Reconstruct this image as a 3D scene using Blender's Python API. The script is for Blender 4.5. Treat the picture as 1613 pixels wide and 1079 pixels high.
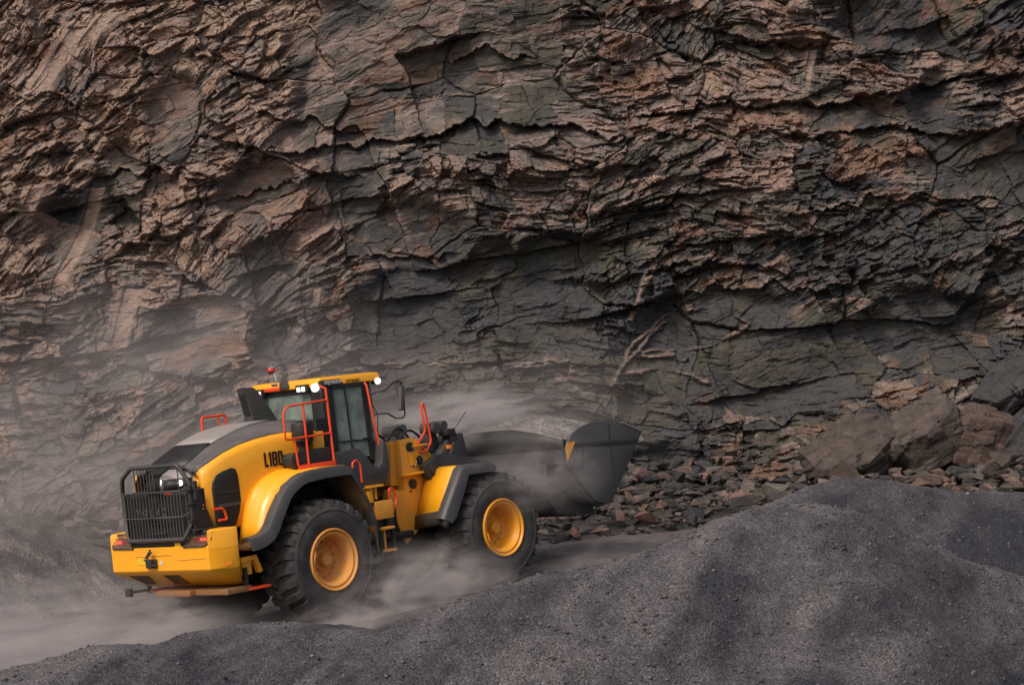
import bpy, bmesh, math, random
import numpy as np
from mathutils import Vector, Matrix
PI = math.pi
random.seed(7)
scene = bpy.context.scene
for o in list(bpy.data.objects):
    bpy.data.objects.remove(o)
C = scene.collection

# ------------------------------------------------------------------ camera
cam_d = bpy.data.cameras.new('camera')
cam_d.sensor_width = 36.0
cam_d.lens = 3346.43 / 1613.0 * 36.0
cam_d.clip_end = 2000
cam = bpy.data.objects.new('camera', cam_d)
C.objects.link(cam)
ROLL = math.radians(3)
ca, sa = math.cos(ROLL), math.sin(ROLL)
# columns: camera x, camera y (up), camera z (back) in the world
cam.matrix_world = Matrix(((ca, sa, 0, 0), (0, 0, -1, 0), (-sa, ca, 0, 4.0), (0, 0, 0, 1)))
scene.camera = cam

# ------------------------------------------------------------------ sky and sun
SUN_EL, SUN_ROT = math.radians(48), math.radians(212)
world = bpy.data.worlds.new('World')
scene.world = world
world.use_nodes = True
nt = world.node_tree
nt.nodes.clear()
sky = nt.nodes.new('ShaderNodeTexSky')
sky.sky_type = 'NISHITA'
sky.sun_disc = False
sky.sun_elevation = SUN_EL
sky.sun_rotation = SUN_ROT
sky.air_density = 1.0
sky.dust_density = 6.0
sky.ozone_density = 0.6
bg = nt.nodes.new('ShaderNodeBackground')
bg.inputs['Strength'].default_value = 0.125
wo = nt.nodes.new('ShaderNodeOutputWorld')
nt.links.new(sky.outputs[0], bg.inputs[0])
nt.links.new(bg.outputs[0], wo.inputs[0])
sun_d = bpy.data.lights.new('sun', 'SUN')
sun_d.energy = 1.7
sun_d.angle = math.radians(11)
sun_d.color = (1.0, 0.87, 0.76)
sun = bpy.data.objects.new('sun', sun_d)
C.objects.link(sun)
sd = Vector((math.sin(SUN_ROT) * math.cos(SUN_EL), math.cos(SUN_ROT) * math.cos(SUN_EL), math.sin(SUN_EL)))
sun.rotation_euler = sd.to_track_quat('Z', 'Y').to_euler()
sun.location = sd * 60

vs = scene.view_settings
vs.view_transform = 'Standard'
vs.look = 'None'
vs.exposure = 0.14
vs.gamma = 1.0
vs.use_curve_mapping = False
cy = scene.cycles
cy.use_denoising = True
cy.max_bounces = 6
cy.diffuse_bounces = 3
cy.glossy_bounces = 3
cy.transmission_bounces = 4
cy.transparent_max_bounces = 12
cy.volume_bounces = 1
cy.volume_step_rate = 0.4
cy.volume_max_steps = 256
cy.caustics_reflective = False
cy.caustics_refractive = False

# ------------------------------------------------------------------ materials
def new_mat(name):
    m = bpy.data.materials.new(name)
    m.use_nodes = True
    m.node_tree.nodes.clear()
    return m, m.node_tree
def N(t, typ, **kw):
    n = t.nodes.new(typ)
    for k, v in kw.items():
        if k.startswith('i_'):
            n.inputs[k[2:].replace('_', ' ')].default_value = v
        else:
            setattr(n, k, v)
    return n
def ramp(t, fac, stops, interp='LINEAR'):
    r = t.nodes.new('ShaderNodeValToRGB')
    r.color_ramp.interpolation = interp
    el = r.color_ramp.elements
    while len(el) < len(stops):
        el.new(0.5)
    for e, (p, c) in zip(el, stops):
        e.position = p
        e.color = (*c, 1) if len(c) == 3 else c
    t.links.new(fac, r.inputs[0])
    return r.outputs[0]
def noise(t, scale, detail=4, rough=0.55, vec=None, dist=0.0):
    n = N(t, 'ShaderNodeTexNoise')
    n.inputs['Scale'].default_value = scale
    n.inputs['Detail'].default_value = detail
    n.inputs['Roughness'].default_value = rough
    n.inputs['Distortion'].default_value = dist
    if vec is not None:
        t.links.new(vec, n.inputs['Vector'])
    return n.outputs['Fac']
def coords(t, scale=(1, 1, 1), rot=(0, 0, 0), loc=(0, 0, 0)):
    tc = N(t, 'ShaderNodeTexCoord')
    mp = N(t, 'ShaderNodeMapping')
    mp.inputs['Scale'].default_value = scale
    mp.inputs['Rotation'].default_value = rot
    mp.inputs['Location'].default_value = loc
    t.links.new(tc.outputs['Object'], mp.inputs['Vector'])
    return mp.outputs['Vector']
def mix(t, fac, a, b):
    m = N(t, 'ShaderNodeMix', data_type='RGBA')
    if isinstance(fac, float):
        m.inputs[0].default_value = fac
    else:
        t.links.new(fac, m.inputs[0])
    for s, v in ((6, a), (7, b)):
        if isinstance(v, tuple):
            m.inputs[s].default_value = (*v, 1)
        else:
            t.links.new(v, m.inputs[s])
    return m.outputs[2]
def paint(name, col, rough=0.4, dust=0.25, dustcol=(0.16, 0.13, 0.11), metallic=0.0, coat=0.0, bump=0.0, dscale=2.2, lo=0.42, hi=0.72, spec=0.5):
    """painted or plastic surface with patchy stone dust on it"""
    m, t = new_mat(name)
    v = coords(t)
    n1 = noise(t, dscale, 7, 0.62, v)
    f = ramp(t, n1, [(lo, (0, 0, 0)), (hi, (dust, dust, dust))])
    n2 = noise(t, 26, 5, 0.7, v)
    f2 = ramp(t, n2, [(0.45, (0, 0, 0)), (0.8, (dust * 0.55,) * 3)])
    add = N(t, 'ShaderNodeMath', operation='ADD', use_clamp=True)
    t.links.new(f, add.inputs[0]); t.links.new(f2, add.inputs[1])
    c = mix(t, add.outputs[0], col, dustcol)
    b = N(t, 'ShaderNodeBsdfPrincipled')
    t.links.new(c, b.inputs['Base Color'])
    rr = N(t, 'ShaderNodeMapRange')
    rr.inputs['To Min'].default_value = rough
    rr.inputs['To Max'].default_value = min(1, rough + 0.5)
    t.links.new(add.outputs[0], rr.inputs[0])
    t.links.new(rr.outputs[0], b.inputs['Roughness'])
    b.inputs['Metallic'].default_value = metallic
    b.inputs['Coat Weight'].default_value = coat
    b.inputs['Coat Roughness'].default_value = 0.15
    b.inputs['Specular IOR Level'].default_value = spec
    if bump:
        bp = N(t, 'ShaderNodeBump')
        bp.inputs['Strength'].default_value = bump
        bp.inputs['Distance'].default_value = 0.01
        t.links.new(n2, bp.inputs['Height'])
        t.links.new(bp.outputs[0], b.inputs['Normal'])
    o = N(t, 'ShaderNodeOutputMaterial')
    t.links.new(b.outputs[0], o.inputs[0])
    return m
YEL = (0.90, 0.40, 0.010)
M = {}
M['yellow'] = paint('yellow_paint', YEL, 0.38, 0.20, (0.38, 0.20, 0.07), coat=0.25, dscale=1.3)
M['yellow_dusty'] = paint('dusty_yellow_paint', (0.80, 0.345, 0.015), 0.5, 0.38, (0.34, 0.22, 0.14), dscale=1.6, lo=0.3, hi=0.7)
M['rim'] = paint('rim_paint', (0.78, 0.33, 0.012), 0.45, 0.22, (0.36, 0.24, 0.15), lo=0.35, hi=0.75)
M['rim_dusty'] = paint('dusty_rim_paint', (0.74, 0.30, 0.022), 0.6, 0.6, (0.42, 0.25, 0.14), lo=0.3, hi=0.7)
M['grey'] = paint('dark_grey_plastic', (0.040, 0.039, 0.042), 0.45, 0.35, (0.11, 0.10, 0.095))
M['shaded_yellow'] = paint('shaded_yellow_paint', (0.20, 0.09, 0.012), 0.7, 0.8, (0.045, 0.04, 0.036), lo=0.3, hi=0.6)  # dark brown paints in the shade of wheel arches and recessed slots
M['marker'] = paint('marker_paint', (0.85, 0.36, 0.012), 0.5, 0.15)
M['hoodgrey'] = paint('hood_grey_plastic', (0.085, 0.078, 0.08), 0.38, 0.45, (0.2, 0.18, 0.17))
M['black'] = paint('black_plastic', (0.013, 0.013, 0.014), 0.5, 0.25, (0.08, 0.07, 0.065))
M['void'] = paint('near_black_steel', (0.008, 0.008, 0.008), 0.8, 0.2, (0.04, 0.035, 0.03))  # near-black for frames, grilles and openings
M['red'] = paint('orange_red_paint', (0.80, 0.062, 0.012), 0.4, 0.15, (0.3, 0.15, 0.1))
M['tray'] = paint('dirty_tray_paint', (0.25, 0.11, 0.03), 0.7, 0.5, (0.12, 0.09, 0.07))
M['steel'] = paint('bucket_steel', (0.032, 0.032, 0.034), 0.5, 0.45, (0.09, 0.082, 0.08), metallic=0.25, bump=0.15)
M['plate'] = paint('bucket_side_steel', (0.066, 0.066, 0.070), 0.55, 0.4, (0.11, 0.10, 0.097), metallic=0.15, bump=0.1, dscale=1.2)
M['worn'] = paint('worn_edge_steel', (0.22, 0.20, 0.19), 0.5, 0.5, (0.12, 0.105, 0.1), metallic=0.4)
M['rubber'] = paint('tyre_rubber', (0.016, 0.016, 0.017), 0.7, 0.8, (0.085, 0.077, 0.075), bump=0.3, dscale=3, lo=0.36, hi=0.7)
M['lightgrey'] = paint('light_grey_plastic', (0.30, 0.275, 0.265), 0.35, 0.35, (0.22, 0.19, 0.17))
M['chrome'] = paint('chrome_steel', (0.7, 0.68, 0.66), 0.18, 0.2, metallic=1.0)
M['lettering'] = paint('black_lettering', (0.012, 0.012, 0.014), 0.6, 0.1, spec=0.2)
M['whitemark'] = paint('white_lettering', (0.6, 0.6, 0.6), 0.5, 0.2)
M['badge'] = paint('badge_lettering', (0.16, 0.16, 0.16), 0.5, 0.5)
M['orange'] = paint('orange_lens', (0.9, 0.22, 0.01), 0.3, 0.1, coat=0.3)
M['redlens'] = paint('red_lens', (0.55, 0.012, 0.012), 0.2, 0.1, coat=0.4)
M['seat'] = paint('seat_fabric', (0.03, 0.03, 0.034), 0.9, 0.1)
M['sticker'] = paint('yellow_sticker', (0.75, 0.5, 0.02), 0.5, 0.1)
def emit(name, col, s):
    m, t = new_mat(name)
    e = N(t, 'ShaderNodeEmission'); e.inputs[0].default_value = (*col, 1); e.inputs[1].default_value = s
    o = N(t, 'ShaderNodeOutputMaterial'); t.links.new(e.outputs[0], o.inputs[0]); return m
M['lamp'] = emit('work_lamp_light', (1.0, 0.93, 0.82), 2.2)
M['lamp_small'] = emit('small_lamp_light', (1.0, 0.93, 0.82), 6)
M['tail'] = emit('tail_lamp_light', (1.0, 0.05, 0.03), 5)
def glass(name, tint, fac=0.10, solid=0.0, dirt_sky=(0.1, 0.12, 0.11)):
    m, t = new_mat(name)
    tr = N(t, 'ShaderNodeBsdfTransparent'); tr.inputs[0].default_value = (*tint, 1)
    gl = N(t, 'ShaderNodeBsdfGlossy'); gl.inputs['Roughness'].default_value = 0.04
    fr = N(t, 'ShaderNodeFresnel'); fr.inputs[0].default_value = 1.5
    mx = N(t, 'ShaderNodeMixShader')
    t.links.new(fr.outputs[0], mx.inputs[0]); t.links.new(tr.outputs[0], mx.inputs[1]); t.links.new(gl.outputs[0], mx.inputs[2])
    df = N(t, 'ShaderNodeBsdfDiffuse'); df.inputs[0].default_value = (*dirt_sky, 1)
    mx2 = N(t, 'ShaderNodeMixShader')
    nn = noise(t, 3.5, 5, 0.6, coords(t))
    f = ramp(t, nn, [(0.3, (solid * 0.5,) * 3), (0.75, (solid * 1.4,) * 3)])
    t.links.new(f, mx2.inputs[0]); t.links.new(mx.outputs[0], mx2.inputs[1]); t.links.new(df.outputs[0], mx2.inputs[2])
    o = N(t, 'ShaderNodeOutputMaterial'); t.links.new(mx2.outputs[0], o.inputs[0]); return m
M['glass'] = glass('tinted_cab_glass', (0.80, 0.88, 0.83), solid=0.52, dirt_sky=(0.33, 0.41, 0.37))  # greenish diffuse veil paints the sky's reflection onto the panes
M['lens'] = glass('clear_lens', (0.9, 0.9, 0.9), solid=0.1)

# ------------------------------------------------------------------ mesh helpers
class MB:
    def __init__(s):
        s.bm = bmesh.new()
    def box(s, c, d, rot=None, bev=0.0):
        """c centre, d full sizes, rot = euler"""
        r = bmesh.ops.create_cube(s.bm, size=1)
        vs_ = r['verts']
        mt = Matrix.Translation(c) @ (Matrix.Identity(4) if rot is None else Matrix.Rotation(rot[2], 4, 'Z') @ Matrix.Rotation(rot[1], 4, 'Y') @ Matrix.Rotation(rot[0], 4, 'X')) @ Matrix.Diagonal((*d, 1))
        bmesh.ops.transform(s.bm, matrix=mt, verts=vs_)
        if bev:
            es = {e for v in vs_ for e in v.link_edges}
            bmesh.ops.bevel(s.bm, geom=list(es), offset=bev, segments=2, affect='EDGES', profile=0.6)
        return s
    def prism(s, poly, a, b, axis='y', bev=0.0):
        """poly of (u,v) extruded along axis from a to b. y: (x,z); x: (y,z); z: (x,y)"""
        def P(u, v, w):
            return {'y': (u, w, v), 'x': (w, u, v), 'z': (u, v, w)}[axis]
        A = [s.bm.verts.new(P(u, v, a)) for u, v in poly]
        B = [s.bm.verts.new(P(u, v, b)) for u, v in poly]
        n = len(poly)
        fs = [s.bm.faces.new(A), s.bm.faces.new(B[::-1])]
        for i in range(n):
            fs.append(s.bm.faces.new((A[i], B[i], B[(i + 1) % n], A[(i + 1) % n])))
        if bev:
            es = {e for f in fs for e in f.edges}
            bmesh.ops.recalc_face_normals(s.bm, faces=fs)
            bmesh.ops.bevel(s.bm, geom=list(es), offset=bev, segments=2, affect='EDGES', profile=0.6)
        return s
    def loft(s, rings, close=False, caps=True):
        """rings: lists of 3D points, equal lengths; close: each ring is a closed loop"""
        V = [[s.bm.verts.new(p) for p in r] for r in rings]
        n = len(V[0])
        for i in range(len(V) - 1):
            for j in range(n if close else n - 1):
                k = (j + 1) % n
                s.bm.faces.new((V[i][j], V[i][k], V[i + 1][k], V[i + 1][j]))
        if caps and close:
            s.bm.faces.new(V[0][::-1]); s.bm.faces.new(V[-1])
        return s
    def tube(s, pts, r, n=8, closed=False, rnd=0.0, sq=False):
        pts = [Vector(p) for p in pts]
        if rnd:
            q = []
            L = len(pts)
            for i, p in enumerate(pts):
                if not closed and i in (0, L - 1):
                    q.append(p); continue
                a, b = pts[i - 1], pts[(i + 1) % L]
                da, db = (a - p), (b - p)
                ra = min(rnd, da.length * 0.45); rb = min(rnd, db.length * 0.45)
                pa, pb = p + da.normalized() * ra, p + db.normalized() * rb
                for k in range(5):
                    f = k / 4
                    q.append(pa * (1 - f) ** 2 + p * 2 * f * (1 - f) + pb * f * f)
            pts = q
        L = len(pts)
        rings = []
        up = None
        for i, p in enumerate(pts):
            if closed:
                d = (pts[(i + 1) % L] - pts[i - 1])
            else:
                d = pts[min(i + 1, L - 1)] - pts[max(i - 1, 0)]
            d.normalize()
            if up is None:
                up = Vector((0, 0, 1)) if abs(d.z) < 0.8 else Vector((0, 1, 0))
            x = d.cross(up)
            if x.length < 1e-4:
                x = d.cross(Vector((1, 0, 0)))
            x.normalize(); y = x.cross(d).normalized(); up = y
            rr = r[i] if isinstance(r, (list, tuple)) else r
            off = PI / 4 if sq else 0
            k = 1.35 if sq else 1
            rings.append([p + (x * math.cos(off + 2 * PI * j / n) + y * math.sin(off + 2 * PI * j / n)) * rr * k for j in range(n)])
        if closed:
            rings.append(rings[0])
            V = [[s.bm.verts.new(p) for p in rg] for rg in rings[:-1]]
            for i in range(L):
                for j in range(n):
                    s.bm.faces.new((V[i][j], V[i][(j + 1) % n], V[(i + 1) % L][(j + 1) % n], V[(i + 1) % L][j]))
        else:
            s.loft(rings, close=True)
        return s
    def cyl(s, a, b, r, n=20, r2=None):
        return s.tube([a, b], [r, r if r2 is None else r2], n=n)
    def lathe(s, prof, centre, n=64, axis='y'):
        """prof (r, h) with h along the axis"""
        rings = []
        for k in range(n):
            a = 2 * PI * k / n
            rg = []
            for r, h in prof:
                u, v = r * math.cos(a), r * math.sin(a)
                p = (u, h, v) if axis == 'y' else ((u, v, h) if axis == 'z' else (h, u, v))
                rg.append(s.bm.verts.new((centre[0] + p[0], centre[1] + p[1], centre[2] + p[2])))
            rings.append(rg)
        m = len(prof)
        for k in range(n):
            for j in range(m - 1):
                try:
                    s.bm.faces.new((rings[k][j], rings[k][j + 1], rings[(k + 1) % n][j + 1], rings[(k + 1) % n][j]))
                except ValueError:
                    pass
        return s
    def build(s, name, mat, parent=None, smooth=38, solid=0.0, label=None):
        bmesh.ops.remove_doubles(s.bm, verts=s.bm.verts, dist=1e-5)
        bmesh.ops.recalc_face_normals(s.bm, faces=s.bm.faces)
        me = bpy.data.meshes.new(name)
        if smooth:
            lim = math.radians(smooth)
            for f in s.bm.faces:
                f.smooth = True
            for e in s.bm.edges:
                if len(e.link_faces) == 2:
                    e.smooth = e.calc_face_angle(0) < lim
        s.bm.to_mesh(me); s.bm.free()
        me.materials.append(mat)
        o = bpy.data.objects.new(name, me)
        C.objects.link(o)
        if parent is not None:
            o.parent = parent
        if solid:
            md = o.modifiers.new('solid', 'SOLIDIFY'); md.thickness = solid; md.offset = 0
        if label:
            o['label'] = label
        return o
def tag(o, label=None, cat=None, group=None, kind=None):
    for k, v in (('label', label), ('category', cat), ('group', group), ('kind', kind)):
        if v:
            o[k] = v
    return o
def mirror(pts):
    return [(p[0], -p[1], p[2]) for p in pts]
def text_obj(name, body, size, loc, mat, parent, xs=1.0, rot=(PI / 2, 0, 0), ext=0.003, off=0.0):
    cu = bpy.data.curves.new(name, 'FONT')
    cu.body = body; cu.size = size; cu.extrude = ext; cu.offset = off
    tmp = bpy.data.objects.new('tmp', cu)
    C.objects.link(tmp)
    dg = bpy.context.evaluated_depsgraph_get()
    me = bpy.data.meshes.new_from_object(tmp.evaluated_get(dg))
    bpy.data.objects.remove(tmp)
    me.name = name
    me.transform(Matrix.Diagonal((xs, 1, 1, 1)))
    me.materials.clear(); me.materials.append(mat)
    o = bpy.data.objects.new(name, me)
    C.objects.link(o); o.parent = parent; o.location = loc; o.rotation_euler = rot
    return o
# ------------------------------------------------------------------ noise tools
def _h(ix, iy, seed):
    h = (ix.astype(np.int64) * 374761393 + iy.astype(np.int64) * 668265263 + seed * 974634777) & 0xFFFFFFFF
    h = ((h ^ (h >> 13)) * 1274126177) & 0xFFFFFFFF
    h = ((h ^ (h >> 16)) * 2246822519) & 0xFFFFFFFF
    return ((h ^ (h >> 15)) & 0xFFFFFF).astype(np.float64) / 0xFFFFFF
def vnoise(x, y, seed):
    ix, iy = np.floor(x), np.floor(y)
    fx, fy = x - ix, y - iy
    fx = fx * fx * fx * (fx * (fx * 6 - 15) + 10); fy = fy * fy * fy * (fy * (fy * 6 - 15) + 10)
    a, b = _h(ix, iy, seed), _h(ix + 1, iy, seed)
    c, d = _h(ix, iy + 1, seed), _h(ix + 1, iy + 1, seed)
    return (a * (1 - fx) + b * fx) * (1 - fy) + (c * (1 - fx) + d * fx) * fy
def fbm(x, y, seed, octv=4, g=0.5):
    s = 0; a = 1; t = 0
    for k in range(octv):
        s = s + a * vnoise(x * 2 ** k + 17.3 * k, y * 2 ** k - 9.1 * k, seed + k); t += a; a *= g
    return s / t
def facets(u, v, seed, slope, kind='max', k=0.35, bias=(0, 0)):
    """blocky rock: each cell is a tilted plane; neighbours meet in creases"""
    iu, iv = np.floor(u), np.floor(v)
    best = None
    for du in (-1, 0, 1):
        for dv in (-1, 0, 1):
            cu, cv = iu + du, iv + dv
            px = cu + 0.1 + 0.8 * _h(cu, cv, seed); py = cv + 0.1 + 0.8 * _h(cu, cv, seed + 1)
            gx = (_h(cu, cv, seed + 2) - 0.5) * 2 * slope + bias[0]; gy = (_h(cu, cv, seed + 3) - 0.5) * 2 * slope + bias[1]
            h = 0.5 * _h(cu, cv, seed + 4) + gx * (u - px) + gy * (v - py)
            d2 = (u - px) ** 2 + (v - py) ** 2
            h = h - k * d2 if kind == 'max' else -(h + k * d2)
            best = h if best is None else np.maximum(best, h)
    return best if kind == 'max' else -best
def cells(u, v, seed):
    """hard-stepped blocks: id value, tilted plane, edge distance"""
    iu, iv = np.floor(u), np.floor(v)
    d1 = np.full(u.shape, 9.0); d2 = np.full(u.shape, 9.0); val = np.zeros(u.shape); pl = np.zeros(u.shape)
    for du in (-1, 0, 1):
        for dv in (-1, 0, 1):
            cu, cv = iu + du, iv + dv
            px = cu + 0.1 + 0.8 * _h(cu, cv, seed); py = cv + 0.1 + 0.8 * _h(cu, cv, seed + 1)
            d = np.hypot(u - px, v - py)
            m = d < d1
            d2 = np.where(m, d1, np.minimum(d2, d)); d1 = np.where(m, d, d1)
            val = np.where(m, _h(cu, cv, seed + 4), val)
            pl = np.where(m, (_h(cu, cv, seed + 2) - 0.5) * (u - px) + (_h(cu, cv, seed + 3) - 0.5) * (v - py), pl)
    return val, pl, d2 - d1
def sstep(a, b, x):
    t = np.clip((x - a) / (b - a), 0, 1)
    return t * t * (3 - 2 * t)
def grid_mesh(name, X, Yv, Z, mat, parent=None, smooth=True, attrs=None):
    n, m = X.shape
    co = np.stack([X, Yv, Z], -1).reshape(-1, 3).astype(np.float32)
    idx = np.arange(n * m).reshape(n, m)
    q = np.stack([idx[:-1, :-1], idx[1:, :-1], idx[1:, 1:], idx[:-1, 1:]], -1).reshape(-1, 4).astype(np.int32)
    me = bpy.data.meshes.new(name)
    me.vertices.add(n * m); me.vertices.foreach_set('co', co.ravel())
    me.loops.add(q.size); me.loops.foreach_set('vertex_index', q.ravel())
    me.polygons.add(len(q)); me.polygons.foreach_set('loop_start', np.arange(0, q.size, 4, dtype=np.int32))
    me.polygons.foreach_set('use_smooth', np.full(len(q), smooth))
    me.update(calc_edges=True)
    for k, col in (attrs or {}).items():
        a = me.attributes.new(k, 'FLOAT_COLOR', 'POINT')
        c = np.ones((n * m, 4), np.float32); c[:, :3] = col.reshape(-1, 3)
        a.data.foreach_set('color', c.ravel())
    me.materials.append(mat)
    o = bpy.data.objects.new(name, me)
    C.objects.link(o)
    if parent is not None:
        o.parent = parent
    return o

# ------------------------------------------------------------------ rock and gravel materials
def rock_material():
    m, t = new_mat('quarry_rock')
    at = N(t, 'ShaderNodeAttribute', attribute_name='rock_tone')
    v = coords(t, (1, 1, 3.2), (0, math.radians(14), 0))
    n1 = noise(t, 5.5, 8, 0.68, v, 0.6)
    n2 = noise(t, 34, 5, 0.7, v)
    k = ramp(t, n1, [(0.22, (0.42,) * 3), (0.5, (0.95,) * 3), (0.78, (1.75,) * 3)])
    k2 = ramp(t, n2, [(0.3, (0.72,) * 3), (0.7, (1.3,) * 3)])
    mm = N(t, 'ShaderNodeMix', data_type='RGBA', blend_type='MULTIPLY'); mm.inputs[0].default_value = 1
    t.links.new(at.outputs['Color'], mm.inputs[6]); t.links.new(k, mm.inputs[7])
    m2 = N(t, 'ShaderNodeMix', data_type='RGBA', blend_type='MULTIPLY'); m2.inputs[0].default_value = 1
    t.links.new(mm.outputs[2], m2.inputs[6]); t.links.new(k2, m2.inputs[7])
    b = N(t, 'ShaderNodeBsdfPrincipled')
    t.links.new(m2.outputs[2], b.inputs['Base Color'])
    b.inputs['Roughness'].default_value = 0.72
    b.inputs['Specular IOR Level'].default_value = 0.35
    n3 = noise(t, 9, 9, 0.72, v, 0.4)
    bp = N(t, 'ShaderNodeBump'); bp.inputs['Strength'].default_value = 0.8; bp.inputs['Distance'].default_value = 0.05
    t.links.new(n3, bp.inputs['Height'])
    t.links.new(bp.outputs[0], b.inputs['Normal'])
    o = N(t, 'ShaderNodeOutputMaterial'); t.links.new(b.outputs[0], o.inputs[0])
    return m
def gravel_material(name, dark, mid, pale, grain=34, patch=0.55, plo=0.44, phi=0.62, attr=False):
    m, t = new_mat(name)
    v = coords(t)
    vp = coords(t, (1, 1, 0.45))
    p = noise(t, patch, 6, 0.62, vp, 0.5)
    pf = ramp(t, p, [(plo, (0,) * 3), (phi, (1,) * 3)])
    if attr:
        at = N(t, 'ShaderNodeAttribute', attribute_name='dryness')
        sm = N(t, 'ShaderNodeMath', operation='MULTIPLY_ADD'); sm.inputs[1].default_value = 0.9; sm.inputs[2].default_value = -0.45
        n9 = noise(t, 3.2, 6, 0.65, vp, 0.6); t.links.new(n9, sm.inputs[0])
        ad = N(t, 'ShaderNodeMath', operation='ADD', use_clamp=True); t.links.new(at.outputs['Fac'], ad.inputs[0]); t.links.new(sm.outputs[0], ad.inputs[1])
        pf = ad.outputs[0]
    base = mix(t, pf, dark, mid)
    vo = N(t, 'ShaderNodeTexVoronoi'); vo.inputs['Scale'].default_value = grain
    t.links.new(v, vo.inputs['Vector'])
    sp = N(t, 'ShaderNodeSeparateColor'); t.links.new(vo.outputs['Color'], sp.inputs[0])
    gf = ramp(t, sp.outputs[0], [(0.0, (0.6,) * 3), (0.6, (0.97,) * 3), (0.95, (1.2,) * 3), (1.0, (1.7,) * 3)])
    mm = N(t, 'ShaderNodeMix', data_type='RGBA', blend_type='MULTIPLY'); mm.inputs[0].default_value = 1
    t.links.new(base, mm.inputs[6]); t.links.new(gf, mm.inputs[7])
    n2 = noise(t, 4.0, 6, 0.7, v)
    f2 = ramp(t, n2, [(0.3, (0.8,) * 3), (0.7, (1.2,) * 3)])
    m2 = N(t, 'ShaderNodeMix', data_type='RGBA', blend_type='MULTIPLY'); m2.inputs[0].default_value = 1
    t.links.new(mm.outputs[2], m2.inputs[6]); t.links.new(f2, m2.inputs[7])
    b = N(t, 'ShaderNodeBsdfPrincipled')
    t.links.new(m2.outputs[2], b.inputs['Base Color'])
    b.inputs['Roughness'].default_value = 0.85
    b.inputs['Specular IOR Level'].default_value = 0.25
    inv = N(t, 'ShaderNodeMath', operation='SUBTRACT'); inv.inputs[0].default_value = 1.0
    t.links.new(vo.outputs['Distance'], inv.inputs[1])
    bp = N(t, 'ShaderNodeBump'); bp.inputs['Strength'].default_value = 0.9; bp.inputs['Distance'].default_value = 0.03
    t.links.new(inv.outputs[0], bp.inputs['Height'])
    n4 = noise(t, 9, 7, 0.72, coords(t, (0.75, 1.4, 1.8), (0, math.radians(18), 0)))
    bp2 = N(t, 'ShaderNodeBump'); bp2.inputs['Strength'].default_value = 0.8; bp2.inputs['Distance'].default_value = 0.06
    t.links.new(n4, bp2.inputs['Height']); t.links.new(bp.outputs[0], bp2.inputs['Normal'])
    t.links.new(bp2.outputs[0], b.inputs['Normal'])
    o = N(t, 'ShaderNodeOutputMaterial'); t.links.new(b.outputs[0], o.inputs[0])
    return m
M['rock'] = rock_material()
M['gravel'] = gravel_material('grey_gravel', (0.052, 0.053, 0.065), (0.190, 0.176, 0.184), None, 58, attr=True)
M['dusty_gravel'] = gravel_material('dusty_gravel', (0.15, 0.138, 0.138), (0.25, 0.225, 0.218), None, 40)
M['load'] = gravel_material('bucket_gravel', (0.17, 0.16, 0.158), (0.27, 0.25, 0.245), None, 30)
M['road'] = gravel_material('compacted_gravel', (0.070, 0.066, 0.069), (0.14, 0.12, 0.118), None, 34, patch=0.3)

# ------------------------------------------------------------------ quarry face
def axis_grid(lo, a, b, hi, fine, coarse):
    l = np.arange(a, lo, -coarse)[::-1][:-1] if lo < a else np.array([])
    r = np.arange(b, hi, coarse)[1:]
    return np.concatenate([l, np.arange(a, b, fine), [b], r])
def interp(poly, u):
    p = np.array(poly); return np.interp(u, p[:, 0], p[:, 1])
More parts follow.
